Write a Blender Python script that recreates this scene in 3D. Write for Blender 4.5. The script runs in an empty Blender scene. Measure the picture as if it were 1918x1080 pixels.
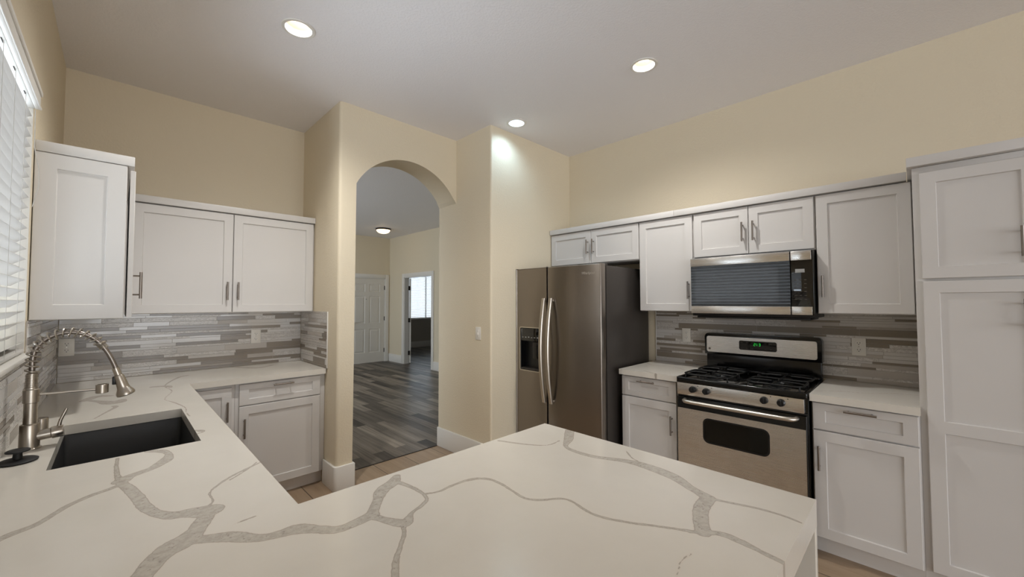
import bpy, bmesh, math, random
import numpy as np
from mathutils import Vector, Matrix

scene = bpy.context.scene
C = scene.collection
PI = math.pi

# ------------------------------------------------------------------ camera, world, exposure
cam_data = bpy.data.cameras.new('camera')
cam = bpy.data.objects.new('camera', cam_data)
C.objects.link(cam)
cam_data.sensor_fit = 'HORIZONTAL'
cam_data.sensor_width = 36.0
cam_data.lens = 749.5 / 1918 * 36.0
cam_data.clip_start = 0.02
YAW, PITCH, ROLL = math.radians(45.33), math.radians(1.95), math.radians(-0.11)
fw = Vector((math.cos(YAW) * math.cos(PITCH), math.sin(YAW) * math.cos(PITCH), math.sin(PITCH)))
rt = Vector((math.sin(YAW), -math.cos(YAW), 0))
up = rt.cross(fw)
rt2 = rt * math.cos(ROLL) + up * math.sin(ROLL)
up2 = up * math.cos(ROLL) - rt * math.sin(ROLL)
cam.matrix_world = Matrix(((rt2.x, up2.x, -fw.x, 0), (rt2.y, up2.y, -fw.y, 0), (rt2.z, up2.z, -fw.z, 1.443), (0, 0, 0, 1)))
scene.camera = cam

world = bpy.data.worlds.new('sky')
scene.world = world
world.use_nodes = True
wn = world.node_tree.nodes
wn['Background'].inputs['Color'].default_value = (0.80, 0.90, 1.0, 1)
wn['Background'].inputs['Strength'].default_value = 3.0

scene.view_settings.view_transform = 'Standard'
scene.view_settings.look = 'None'
scene.view_settings.gamma = 1.0
scene.view_settings.use_curve_mapping = False
scene.view_settings.exposure = -0.07
scene.cycles.max_bounces = 10
scene.cycles.diffuse_bounces = 6
scene.cycles.glossy_bounces = 4
scene.cycles.sample_clamp_indirect = 6.0
scene.cycles.caustics_reflective = False
scene.cycles.caustics_refractive = False

# strengths of the place's lamps and windows, and of the added daylight and fill
LIGHT = dict(sky=1.5, rear=335.0, left=15.0, sink_window=2.0, sink_fill=195.0, hall=130.0, den=45.0, warm_sink=106.0, warm_range=92.0, cool=16.0, hall_lamp=4.0)
wn['Background'].inputs['Strength'].default_value = LIGHT['sky']

def window_light(name, loc, rot, sx, sy, power, color):
    """Area light outside one opening"""
    if power <= 0: return
    l = bpy.data.lights.new(name, 'AREA')
    l.shape = 'RECTANGLE'; l.size = sx; l.size_y = sy
    l.energy = power; l.color = color
    o = bpy.data.objects.new(name, l)
    o.location = loc; o.rotation_euler = rot
    C.objects.link(o)
    return o
# rear, left, hall and upward sink lights are added; sink window and den real
window_light('added_daylight_rear', (-1.3, -8.2, 1.40), (math.radians(90), 0, 0), 8.4, 2.6, LIGHT['rear'], (0.95, 0.97, 1.0))  # added light behind the camera, standing for unseen glazing
window_light('added_daylight_left', (-6.2, -4.3, 1.40), (0, math.radians(-90), 0), 2.6, 6.2, LIGHT['left'], (0.95, 0.97, 1.0))  # added side light from the unseen living room
window_light('daylight_sink_window', (-0.50, 1.91, 1.80), (0, math.radians(-90), 0), 1.1, 1.5, LIGHT['sink_window'], (0.92, 0.96, 1.0))
window_light('added_sink_fill', (-1.75, 2.55, 0.52), (0, math.radians(-133), 0), 2.0, 1.7, LIGHT['sink_fill'], (0.78, 0.89, 1.0))  # added fill outside the sink window, tilted up to brighten the ceiling
window_light('daylight_den', (7.3, 11.95, 1.7), (math.radians(-90), 0, 0), 2.4, 1.8, LIGHT['den'], (0.72, 0.86, 1.0))
window_light('added_daylight_hall', (-1.62, 6.6, 1.4), (0, math.radians(-90), 0), 1.7, 2.1, LIGHT['hall'], (0.80, 0.90, 1.0))  # added light for the hall, from an unseen invented window

# ------------------------------------------------------------------ room dimensions (metres, camera stands over x=0 y=0)
XL, XR = -0.276, 3.495
YB, YREAR, YLIV, XLIV = 3.995, -8.0, -0.9, -6.0
X1, Y1, Y1K = 1.219, 3.15, 3.44        # pillar left of the arch, front and back of the arch wall
XJ, X2, Y2 = 1.345, 2.349, 2.64        # arch left jamb, wall right of the arch, wall beside the fridge
ZC = 3.03
XH, YH = 4.83, 9.22                    # hall right wall, front-door wall
YDEN = 11.36

# ------------------------------------------------------------------ mesh helper
WORLD_POS = {}

class MB:
    """Collects shapes in one bmesh and links them as one mesh object."""
    def __init__(self, tf=None):
        self.bm = bmesh.new(); self.tf = tf or (lambda a, b, c: (a, b, c)); self.slots = []; self.mi = 0
    def mat(self, m):
        if m not in self.slots: self.slots.append(m)
        self.mi = self.slots.index(m); return self
    def _add(self, verts, faces):
        vs = [self.bm.verts.new(self.tf(*v)) for v in verts]
        fs = []
        for f in faces:
            try:
                fc = self.bm.faces.new([vs[i] for i in f]); fc.material_index = self.mi; fs.append(fc)
            except ValueError:
                pass
        return vs, fs
    def bevel_edges(self, edges, w, seg=2):
        if w > 0 and edges:
            r = bmesh.ops.bevel(self.bm, geom=edges, offset=w, segments=seg, profile=0.5, affect='EDGES', clamp_overlap=True)
            for f in r['faces']: f.material_index = self.mi
    def box(self, x0, x1, y0, y1, z0, z1, bev=0.0, seg=2):
        v = [(x, y, z) for x in (x0, x1) for y in (y0, y1) for z in (z0, z1)]
        f = [(0, 1, 3, 2), (4, 6, 7, 5), (0, 4, 5, 1), (2, 3, 7, 6), (0, 2, 6, 4), (1, 5, 7, 3)]
        vs, fs = self._add(v, f)
        if bev: self.bevel_edges(list({e for fc in fs for e in fc.edges}), bev, seg)
        return self
    def prism(self, pts, axis, lo, hi, bev=0.0, seg=2, caps=True):
        """Polygon pts in the two other axes, extruded along axis ('x','y','z')."""
        def p(a, b, c): return {'x': (c, a, b), 'y': (a, c, b), 'z': (a, b, c)}[axis]
        n = len(pts)
        v = [p(a, b, lo) for a, b in pts] + [p(a, b, hi) for a, b in pts]
        f = [(i, (i + 1) % n, n + (i + 1) % n, n + i) for i in range(n)]
        if caps: f += [tuple(range(n)), tuple(range(n, 2 * n))]
        vs, fs = self._add(v, f)
        if bev:
            cap = fs[n:]
            self.bevel_edges(list({e for fc in cap for e in fc.edges}), bev, seg)
        return self
    def tube(self, path, r, n=12, close=False, caps=True):
        """Round tube along a path; r a number or one radius per point."""
        P = [Vector(p) for p in path]; m = len(P)
        R = r if isinstance(r, (list, tuple)) else [r] * m
        rings = []; prev = None
        for i in range(m):
            if close: t = P[(i + 1) % m] - P[i - 1]
            else: t = P[min(i + 1, m - 1)] - P[max(i - 1, 0)]
            t.normalize()
            if prev is None:
                a = Vector((0, 0, 1)) if abs(t.z) < 0.9 else Vector((1, 0, 0))
                u = t.cross(a).normalized()
            else:
                u = (prev - t * prev.dot(t)).normalized()
            prev = u; w = t.cross(u)
            rings.append([P[i] + (u * math.cos(2 * PI * k / n) + w * math.sin(2 * PI * k / n)) * R[i] for k in range(n)])
        v = [tuple(q) for ring in rings for q in ring]
        f = []
        for i in range(m if close else m - 1):
            j = (i + 1) % m
            for k in range(n):
                f.append((i * n + k, i * n + (k + 1) % n, j * n + (k + 1) % n, j * n + k))
        if caps and not close:
            f += [tuple(range(n)), tuple(range((m - 1) * n, m * n))]
        self._add(v, f); return self
    def lathe(self, prof, c, axis='z', n=32):
        """Profile of (radius, height) turned about an axis through c."""
        v = []; f = []; rows = []
        for r, h in prof:
            row = []
            for k in range(n if r > 1e-6 else 1):
                a = 2 * PI * k / n; x, y = r * math.cos(a), r * math.sin(a)
                q = {'z': (x, y, h), 'x': (h, x, y), 'y': (x, h, y)}[axis]
                row.append(len(v)); v.append((c[0] + q[0], c[1] + q[1], c[2] + q[2]))
            rows.append(row)
        for a, b in zip(rows, rows[1:]):
            for k in range(n):
                ids = []
                for i in (a[k % len(a)], a[(k + 1) % len(a)], b[(k + 1) % len(b)], b[k % len(b)]):
                    if i not in ids: ids.append(i)
                if len(ids) > 2: f.append(tuple(ids))
        if len(rows[0]) > 1: f.append(tuple(rows[0]))
        if len(rows[-1]) > 1: f.append(tuple(rows[-1]))
        self._add(v, f); return self
    def build(self, name, m=None, parent=None, smooth=35, origin=None):
        bmesh.ops.recalc_face_normals(self.bm, faces=self.bm.faces[:])
        uv = self.bm.loops.layers.uv.new('UVMap')
        for fc in self.bm.faces:
            n = fc.normal; ax = max(range(3), key=lambda i: abs(n[i]))
            for lp in fc.loops:
                co = lp.vert.co
                lp[uv].uv = ((co.y, co.z) if ax == 0 else (co.x, co.z) if ax == 1 else (co.x, co.y))
        if origin is None:
            vs = [v.co for v in self.bm.verts]
            lo = Vector([min(v[i] for v in vs) for i in range(3)]); hi = Vector([max(v[i] for v in vs) for i in range(3)])
            origin = Vector(((lo.x + hi.x) / 2, (lo.y + hi.y) / 2, lo.z))
        origin = Vector(origin)
        bmesh.ops.translate(self.bm, verts=self.bm.verts[:], vec=-origin)
        me = bpy.data.meshes.new(name)
        self.bm.to_mesh(me); self.bm.free()
        for mm in (self.slots or [m]): me.materials.append(mm)
        if smooth:
            me.polygons.foreach_set('use_smooth', [True] * len(me.polygons))
            me.set_sharp_from_angle(angle=math.radians(smooth))
        return link(name, me, origin, parent)

def link(name, data, origin, parent=None):
    o = bpy.data.objects.new(name, data); C.objects.link(o)
    if parent is not None:
        o.parent = parent; o.location = Vector(origin) - WORLD_POS[parent.name]
    else:
        o.location = origin
    WORLD_POS[o.name] = Vector(origin)
    return o

def tag(o, label=None, cat=None, group=None, kind=None):
    if label: o['label'] = label
    if cat: o['category'] = cat
    if group: o['group'] = group
    if kind: o['kind'] = kind
    return o

def thing(name, label, cat, loc, group=None):
    return tag(link(name, None, loc), label, cat, group)

def struct(o, label, cat):
    return tag(o, label, cat, kind='structure')

def copy_tree(o, loc, label, group=None):
    """Copy of a thing with copies of its parts and sub-parts."""
    r = o.copy(); C.objects.link(r); r.location = loc; WORLD_POS[r.name] = Vector(loc)
    r['label'] = label
    if group: r['group'] = group
    def down(src, dst):
        for ch in list(src.children):
            c = ch.copy(); C.objects.link(c); c.parent = dst; down(ch, c)
    down(o, r)
    return r

# axis frames for things hung on a wall: a runs along the wall, b comes out of it, c is height
def face_nx(x): return lambda a, b, c: (x - b, a, c)
def face_ny(y): return lambda a, b, c: (a, y - b, c)
def face_px(x): return lambda a, b, c: (x + b, a, c)
def face_py(y): return lambda a, b, c: (a, y + b, c)

# ------------------------------------------------------------------ materials
def lin(h):
    h = h.lstrip('#'); r = []
    for i in (0, 2, 4):
        s = int(h[i:i + 2], 16) / 255
        r.append(s / 12.92 if s <= 0.04045 else ((s + 0.055) / 1.055) ** 2.4)
    return (*r, 1)

class Mat:
    def __init__(self, name, color='#808080', rough=0.5, metal=0.0, **kw):
        self.m = bpy.data.materials.new(name); self.m.use_nodes = True
        self.nt = self.m.node_tree; self.b = self.nt.nodes['Principled BSDF']
        self.col = lin(color) if isinstance(color, str) else color
        self.b.inputs['Base Color'].default_value = self.col
        self.b.inputs['Roughness'].default_value = rough
        self.b.inputs['Metallic'].default_value = metal
        for k, v in kw.items(): self.b.inputs[k.replace('_', ' ')].default_value = v
    def n(self, t, **kw):
        nd = self.nt.nodes.new(t)
        for k, v in kw.items(): setattr(nd, k, v)
        return nd
    def l(self, a, b): self.nt.links.new(a, b)
    def coord(self, kind='Object', scale=(1, 1, 1), rot=(0, 0, 0)):
        tc = self.n('ShaderNodeTexCoord'); mp = self.n('ShaderNodeMapping')
        mp.inputs['Scale'].default_value = scale; mp.inputs['Rotation'].default_value = rot
        self.l(tc.outputs[kind], mp.inputs['Vector']); return mp.outputs['Vector']
    def geo(self, scale=(1, 1, 1)):
        g = self.n('ShaderNodeNewGeometry'); mp = self.n('ShaderNodeMapping')
        mp.inputs['Scale'].default_value = scale
        self.l(g.outputs['Position'], mp.inputs['Vector']); return mp.outputs['Vector']
    def noise(self, vec, scale, detail=3, rough=0.5, dist=0.0):
        nz = self.n('ShaderNodeTexNoise')
        nz.inputs['Scale'].default_value = scale; nz.inputs['Detail'].default_value = detail
        nz.inputs['Roughness'].default_value = rough; nz.inputs['Distortion'].default_value = dist
        self.l(vec, nz.inputs['Vector']); return nz.outputs['Fac']
    def bump(self, h, strength, dist):
        bp = self.n('ShaderNodeBump'); bp.inputs['Strength'].default_value = strength; bp.inputs['Distance'].default_value = dist
        self.l(h, bp.inputs['Height']); self.l(bp.outputs['Normal'], self.b.inputs['Normal'])
    def ramp(self, fac, stops, interp='LINEAR'):
        r = self.n('ShaderNodeValToRGB'); r.color_ramp.interpolation = interp
        e = r.color_ramp.elements
        while len(e) < len(stops): e.new(0.5)
        for el, (p, c) in zip(e, stops): el.position = p; el.color = lin(c) if isinstance(c, str) else c
        self.l(fac, r.inputs['Fac']); return r.outputs['Color']
    def mix(self, fac, a, b, blend='MIX'):
        mx = self.n('ShaderNodeMix', data_type='RGBA', blend_type=blend)
        for s, v in ((mx.inputs['Factor'], fac), (mx.inputs[6], a), (mx.inputs[7], b)):
            if isinstance(v, (int, float)): s.default_value = v
            elif isinstance(v, (tuple, str)): s.default_value = lin(v) if isinstance(v, str) else v
            else: self.l(v, s)
        return mx.outputs[2]
    def math(self, op, a, b=0.0):
        md = self.n('ShaderNodeMath', operation=op)
        for s, v in ((md.inputs[0], a), (md.inputs[1], b)):
            if isinstance(v, (int, float)): s.default_value = v
            else: self.l(v, s)
        return md.outputs[0]
    def rng(self, v, a, b, c=0.0, d=1.0, smooth=False):
        mr = self.n('ShaderNodeMapRange')
        if smooth: mr.interpolation_type = 'SMOOTHSTEP'
        for i, x in enumerate((a, b, c, d)): mr.inputs[i + 1].default_value = x
        self.l(v, mr.inputs[0]); return mr.outputs[0]
    def color(self, s): self.l(s, self.b.inputs['Base Color'])

def wall_paint(name, color, bump=0.16):
    m = Mat(name, color, 0.6)
    v = m.geo()
    h = m.noise(v, 75, 3, 0.55)
    m.bump(m.rng(h, 0.42, 0.62, smooth=True), bump, 0.004)
    t = m.noise(v, 1.3, 2)
    m.color(m.mix(m.rng(t, 0.3, 0.7, 0.0, 0.05), m.col, (m.col[0] * 0.8, m.col[1] * 0.8, m.col[2] * 0.8, 1)))
    return m.m

M = {}
M['wall'] = wall_paint('beige_wall_paint', '#ddd1b9')
M['den_wall'] = wall_paint('dimmed_den_paint', '#b9b2a6')  # den's dimness put into the paint as grey
M['ceiling'] = wall_paint('ceiling_paint', '#eae8ea', 0.2)
def plain(name, color, rough, metal=0.0, bump=0.0, bscale=60, var=0.04, **kw):
    m = Mat(name, color, rough, metal, **kw)
    v = m.coord(); t = m.noise(v, 4, 2)
    d = tuple(c * 0.86 for c in m.col[:3]) + (1,)
    m.color(m.mix(m.rng(t, 0.3, 0.7, 0, var * 4), m.col, d))
    if bump: m.bump(m.noise(v, bscale, 3), bump, 0.002)
    return m.m
M['cabinet'] = plain('white_cabinet_paint', '#d1cecb', 0.38, bump=0.03, bscale=300)
M['trim'] = plain('white_trim_paint', '#e3e0da', 0.35)
M['door'] = plain('white_door_paint', '#dcd8d0', 0.4)
M['toekick'] = plain('toe_kick_paint', '#d2cdc8', 0.5)
M['blind'] = plain('white_blind_slat', '#cbc8c4', 0.4)
M['valance'] = plain('white_valance', '#ecebe8', 0.4)
M['cord'] = plain('white_cord', '#bebbb6', 0.7)
M['plate'] = plain('white_plastic', '#e6e2da', 0.35)
M['slot'] = plain('dark_slot', '#2a2624', 0.6)
M['black'] = plain('black_enamel', '#060606', 0.16, Specular_IOR_Level=0.5)
M['black_matte'] = plain('black_plastic', '#0c0c0c', 0.42)
M['iron'] = plain('cast_iron', '#060606', 0.38, bump=0.2, bscale=400)
M['glass_black'] = plain('black_glass', '#070708', 0.02, Specular_IOR_Level=0.75)
M['mesh_window'] = plain('microwave_mesh_window', '#1c1c1e', 0.02, Specular_IOR_Level=0.9)
M['oven_glass'] = plain('oven_glass', '#0d0e0c', 0.08, Specular_IOR_Level=0.4)
M['hinge'] = plain('dark_bronze_hinge', '#2a2522', 0.45, 0.6)
M['chrome_text'] = plain('bright_badge', '#d8d4cc', 0.25, 0.9)
M['sink'] = plain('graphite_sink', '#2b2b2b', 0.42, 0.35, bump=0.1, bscale=900)
M['rubber'] = plain('black_rubber', '#0b0b0d', 0.55)
M['tick'] = plain('panel_print', '#4a453e', 0.6)
M['lcd'] = plain('grey_lcd', '#9a9a98', 0.3)
M['grout'] = plain('light_grout', '#c4beb7', 0.8, bump=0.2, bscale=700)
M['dark_wood'] = plain('cabinet_inside', '#8f867b', 0.7)  # flat brown-grey for cabinet insides

def brushed(name, color, rough, along='u', aniso=0.6, streak=0.02, tint=0.965):
    m = Mat(name, color, rough, 1.0)
    m.b.inputs['Anisotropic'].default_value = aniso
    m.b.inputs['Anisotropic Rotation'].default_value = 0.25 if along == 'u' else 0.0
    tg = m.n('ShaderNodeTangent', direction_type='UV_MAP', uv_map='UVMap'); m.l(tg.outputs[0], m.b.inputs['Tangent'])
    v = m.coord('UV', (6, 900, 1) if along == 'u' else (900, 6, 1))
    h = m.noise(v, 1, 2)
    m.l(m.rng(h, 0.3, 0.7, rough - streak, rough + streak), m.b.inputs['Roughness'])
    m.color(m.mix(m.rng(h, 0.3, 0.7), m.col, tuple(c * tint for c in m.col[:3]) + (1,)))
    return m.m
M['steel'] = brushed('brushed_stainless', '#e2dfdb', 0.27)
M['fridge'] = brushed('dark_stainless', '#918981', 0.30, aniso=0.5, streak=0.02, tint=0.96)
M['fridge_side'] = plain('fridge_side_paint', '#3f3a36', 0.42, 0.35, bump=0.1, bscale=500)
M['handle_steel'] = brushed('handle_steel', '#cfc8bd', 0.34, 'v', 0.3)
M['nickel'] = brushed('brushed_nickel', '#b5ada2', 0.30, 'u', 0.3)
M['pull'] = brushed('pull_nickel', '#8f8780', 0.32, 'v', 0.3)

def emit(name, color, strength):
    m = Mat(name, color, 0.5)
    m.b.inputs['Emission Color'].default_value = lin(color)
    m.b.inputs['Emission Strength'].default_value = strength
    return m.m
M['lamp_warm'] = emit('warm_lamp_lens', '#ffedd2', 2.6)
M['lamp_cool'] = emit('cool_lamp_lens', '#dcebff', 4.0)
M['hall_lamp'] = emit('hall_lamp_glass', '#ffdcae', LIGHT['hall_lamp'])
M['digit'] = emit('green_led', '#30e050', 0.5)

# quartz: white with grey veins; the vein field is a distance stored on the mesh
def quartz():
    m = Mat('veined_quartz', '#dcd7cd', 0.16, Specular_IOR_Level=0.5)
    at = m.n('ShaderNodeAttribute', attribute_name='vein')
    g = m.geo()
    j = m.math('MULTIPLY', m.math('SUBTRACT', m.noise(g, 55, 5, 0.65), 0.5), 0.0065)
    d = m.math('ADD', at.outputs['Fac'], j)
    base = m.mix(m.rng(m.noise(g, 3.0, 5, 0.6), 0.35, 0.75), '#d9d4cb', '#d2cdc3')
    inner = m.mix(m.rng(m.noise(g, 60, 5, 0.7), 0.4, 0.62), '#c0bab0', '#b0a99f')
    inner = m.mix(m.rng(m.noise(g, 110, 3, 0.6), 0.60, 0.70), inner, '#989188')
    edge = m.mix(m.rng(d, -0.0035, -0.0008, smooth=True), inner, '#aaa297')
    halo = m.mix(m.rng(d, -0.0004, 0.006, smooth=True), '#d6cfc5', base)
    m.color(m.mix(m.rng(d, -0.0006, 0.0006, smooth=True), edge, halo))
    return m.m
M['quartz'] = quartz()

def tile_mat(name, c1, c2, rough, vein=None, ns=9):
    m = Mat(name, c1, rough, Specular_IOR_Level=0.6)
    at = m.n('ShaderNodeAttribute', attribute_name='tone')
    g = m.geo((1, 1, 2.5))
    col = m.mix(at.outputs['Fac'], c1, c2)
    if vein:
        n = m.noise(g, ns, 6, 0.7, 1.5)
        col = m.mix(m.rng(m.math('ABSOLUTE', m.math('SUBTRACT', n, 0.5)), 0.0, 0.05, 0.75, 0.0, True), col, vein)
    m.color(col)
    return m.m
M['tile_taupe'] = tile_mat('taupe_glass_tile', '#8b8073', '#7e7468', 0.20)
M['tile_pale'] = tile_mat('pale_glass_tile', '#d3d0cc', '#c6c2be', 0.12)
M['tile_marble'] = tile_mat('marble_tile', '#dad6d1', '#ccc7c1', 0.25, '#9b958e', 22)
M['tile_stone'] = tile_mat('grey_stone_tile', '#bbb4ac', '#aca49b', 0.35)

def floor_tile():
    m = Mat('wood_look_floor_tile', '#a38d75', 0.35)
    g = m.n('ShaderNodeNewGeometry'); sp = m.n('ShaderNodeSeparateXYZ'); m.l(g.outputs['Position'], sp.inputs[0])
    cb = m.n('ShaderNodeCombineXYZ')
    m.l(m.math('ADD', sp.outputs[0], 0.126), cb.inputs[0]); m.l(m.math('ADD', sp.outputs[1], 0.15), cb.inputs[1])
    br = m.n('ShaderNodeTexBrick', offset=0.5)
    for k, v in (('Scale', 1), ('Mortar Size', 0.0036), ('Brick Width', 0.297), ('Row Height', 0.60), ('Bias', 0.0), ('Mortar Smooth', 0.1)): br.inputs[k].default_value = v
    br.inputs['Color1'].default_value = lin('#a9937b'); br.inputs['Color2'].default_value = lin('#98826b'); br.inputs['Mortar'].default_value = lin('#57493c')
    m.l(cb.outputs[0], br.inputs['Vector'])
    w = m.noise(m.geo((26, 1.6, 1)), 1, 5, 0.6, 0.4)
    c = m.mix(m.rng(w, 0.3, 0.72, 0.0, 0.55), br.outputs['Color'], '#7d6852')
    m.color(m.mix(br.outputs['Fac'], c, '#57493c'))
    m.bump(m.math('SUBTRACT', 1.0, br.outputs['Fac']), 0.4, 0.002)
    return m.m
M['floor_tile'] = floor_tile()

def vinyl():
    m = Mat('grey_vinyl_plank', '#4b4643', 0.4, Specular_IOR_Level=0.35)
    g = m.n('ShaderNodeNewGeometry'); sp = m.n('ShaderNodeSeparateXYZ'); m.l(g.outputs['Position'], sp.inputs[0])
    cb = m.n('ShaderNodeCombineXYZ'); m.l(sp.outputs[1], cb.inputs[0]); m.l(sp.outputs[0], cb.inputs[1])
    def brick(width, row, off, sq, c1, c2):
        br = m.n('ShaderNodeTexBrick', offset=off, offset_frequency=2, squash=1.0)
        for k, v in (('Scale', 1), ('Mortar Size', 0.0012), ('Brick Width', width), ('Row Height', row), ('Bias', 0.0), ('Mortar Smooth', 0.1)): br.inputs[k].default_value = v
        br.inputs['Color1'].default_value = lin(c1); br.inputs['Color2'].default_value = lin(c2); br.inputs['Mortar'].default_value = lin('#24211f')
        m.l(cb.outputs[0], br.inputs['Vector']); return br
    a = brick(0.92, 0.118, 0.37, 1, '#2f2925', '#998e81')
    w = m.noise(m.geo((22, 1.1, 1)), 1, 6, 0.65, 0.6)
    k = m.noise(m.geo((4, 0.9, 1)), 1, 4, 0.6, 0.5)
    c = m.mix(m.rng(w, 0.38, 0.7, 0.0, 0.6), a.outputs['Color'], '#2d2826')
    c = m.mix(m.rng(k, 0.52, 0.75, 0.0, 0.4), c, '#7b756f')
    m.color(m.mix(a.outputs['Fac'], c, '#242120'))
    m.l(m.rng(w, 0.3, 0.7, 0.34, 0.5), m.b.inputs['Roughness'])
    return m.m
M['vinyl'] = vinyl()
def glass():
    m = bpy.data.materials.new('window_glass'); m.use_nodes = True; nt = m.node_tree
    nt.nodes.remove(nt.nodes['Principled BSDF'])
    t = nt.nodes.new('ShaderNodeBsdfTransparent'); g = nt.nodes.new('ShaderNodeBsdfGlossy'); g.inputs['Roughness'].default_value = 0.02
    x = nt.nodes.new('ShaderNodeMixShader'); x.inputs[0].default_value = 0.06
    nt.links.new(t.outputs[0], x.inputs[1]); nt.links.new(g.outputs[0], x.inputs[2]); nt.links.new(x.outputs[0], nt.nodes['Material Output'].inputs['Surface'])
    return m
M['glass'] = glass()

def holed(mb, outer, holes, plane, depth, axis='x'):
    """Flat plate with holes: outline and holes in the plane's two axes, front at `plane`, `depth` thick along axis."""
    def p(a, b, c): return {'x': (c, a, b), 'y': (a, c, b), 'z': (a, b, c)}[axis]
    bm = mb.bm
    for lvl in (plane, plane + depth) if depth else (plane,):
        edges = []
        for loop in [outer] + holes:
            vs = [bm.verts.new(mb.tf(*p(a, b, lvl))) for a, b in loop]
            edges += [bm.edges.new((vs[i], vs[(i + 1) % len(vs)])) for i in range(len(vs))]
        r = bmesh.ops.triangle_fill(bm, use_beauty=True, use_dissolve=False, edges=edges)
        for g in r['geom']:
            if isinstance(g, bmesh.types.BMFace): g.material_index = mb.mi
    if depth:
        for loop in [outer] + holes:
            n = len(loop)
            v = [p(a, b, plane) for a, b in loop] + [p(a, b, plane + depth) for a, b in loop]
            mb._add(v, [(i, (i + 1) % n, n + (i + 1) % n, n + i) for i in range(n)])
        bmesh.ops.remove_doubles(bm, verts=bm.verts[:], dist=1e-5)
    return mb

def rrect(a0, a1, b0, b1, r, n=6):
    pts = []
    for cx, cy, s in ((a1 - r, b1 - r, 0), (a0 + r, b1 - r, 1), (a0 + r, b0 + r, 2), (a1 - r, b0 + r, 3)):
        for k in range(n + 1):
            t = (s + k / n) * PI / 2
            pts.append((cx + r * math.cos(t), cy + r * math.sin(t)))
    return pts

def circle(cx, cy, r, n=40): return [(cx + r * math.cos(2 * PI * k / n), cy + r * math.sin(2 * PI * k / n)) for k in range(n)]

# ================================================================== SETTING
# --- floors
b = MB(); b.box(XLIV - .1, XR + .1, YREAR - .1, YLIV, -.1, 0); b.box(XL - .1, XR + .1, YLIV, Y1K, -.1, 0); b.box(XL - .1, XJ - .02, Y1K, YB + .06, -.1, 0)
struct(b.build('floor', M['floor_tile'], smooth=0), 'tan wood-look tile floor of the kitchen', 'floor')
b = MB(); b.box(XJ - .02, XH + .12, Y1K, YB + .06, -.1, 0); b.box(-1.7, 9.6, YB + .06, YDEN + .1, -.1, 0)
struct(b.build('floor', M['vinyl'], smooth=0), 'dark grey vinyl plank floor of the hall beyond the arch', 'floor')
b = MB(); b.box(XJ, X2, Y1K - .006, Y1K + .006, 0, .004)
struct(b.build('trim_1', M['hinge']), 'thin dark strip between tan tile and grey planks under the arch', 'threshold')

# --- ceiling with the round cut-outs for the lamps
LAMPS = [(0.716, 2.480), (2.483, 1.249), (2.488, 2.456)]
b = MB(); holed(b, [(XL - .1, YLIV), (XLIV - .1, YLIV), (XLIV - .1, YREAR - .1), (XR + .1, YREAR - .1), (XR + .1, Y2 + .4), (XR + .1, YB + .06), (XL - .1, YB + .06)],
                [circle(x, y, .070) for x, y in LAMPS], ZC, .02, 'z')
b.box(XLIV - .2, 9.7, YREAR - .2, YDEN + .2, ZC + .12, ZC + .2)
struct(b.build('ceiling', M['ceiling'], smooth=0), 'flat pale textured kitchen ceiling', 'ceiling')
b = MB(); b.box(-1.7, 9.6, YB + .06, YDEN + .1, ZC, ZC + .08)
struct(b.build('ceiling', M['ceiling'], smooth=0), 'shaded ceiling of the hall beyond the arch', 'ceiling')

# --- walls
WY0, WY1, WZ0, WZ1 = 1.15, 2.696, 1.222, 2.355         # sink window opening
def wall_with_opening(name, label, m, axis, p0, p1, a0, a1, o, z0=0, z1=ZC):
    """Wall slab between p0 and p1 along `axis`, from a0 to a1, with one opening o=(a,a,z,z)."""
    b = MB()
    def bx(s0, s1, h0, h1):
        if s1 - s0 < 1e-4 or h1 - h0 < 1e-4: return
        if axis == 'x': b.box(p0, p1, s0, s1, h0, h1)
        else: b.box(s0, s1, p0, p1, h0, h1)
    bx(a0, o[0], z0, z1); bx(o[1], a1, z0, z1); bx(o[0], o[1], z0, o[2]); bx(o[0], o[1], o[3], z1)
    return struct(b.build(name, m, smooth=0), label, 'wall')
wall_with_opening('wall_left', 'beige wall with the sink window', M['wall'], 'x', XL - .16, XL, YLIV, YB + .1, (WY0, WY1, WZ0, WZ1))
b = MB(); b.box(-1.65, X1 + .02, YB, YB + .12, 0, ZC)
struct(b.build('wall_back', M['wall'], smooth=0), 'beige wall behind the left cabinets', 'wall')
b = MB(); b.box(XR, XR + .15, YREAR, Y2 + .02, 0, ZC)
struct(b.build('wall_right', M['wall'], smooth=0), 'beige wall above and behind the range', 'wall')
wall_with_opening('wall_added_rear', 'beige wall of the added living room, open at the rear for daylight', M['wall'], 'y', YREAR - .15, YREAR, XLIV - .15, XR + .15, (-5.6, 3.0, 0.05, 2.75))  # unseen room added behind the camera so daylight can enter
wall_with_opening('wall_added_left', 'beige wall of the added living room, open at the side for daylight', M['wall'], 'x', XLIV - .15, XLIV, YREAR, YLIV, (-7.5, -1.1, 0.05, 2.75))  # unseen side opening, added to bring light in from the left
b = MB(); b.box(XLIV - .15, XL - .16, YLIV, YLIV + .15, 0, ZC)
struct(b.build('wall_added_inner', M['wall'], smooth=0), 'beige wall of the added living room beside the kitchen', 'wall')  # closes the added living room, out of view

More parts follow.
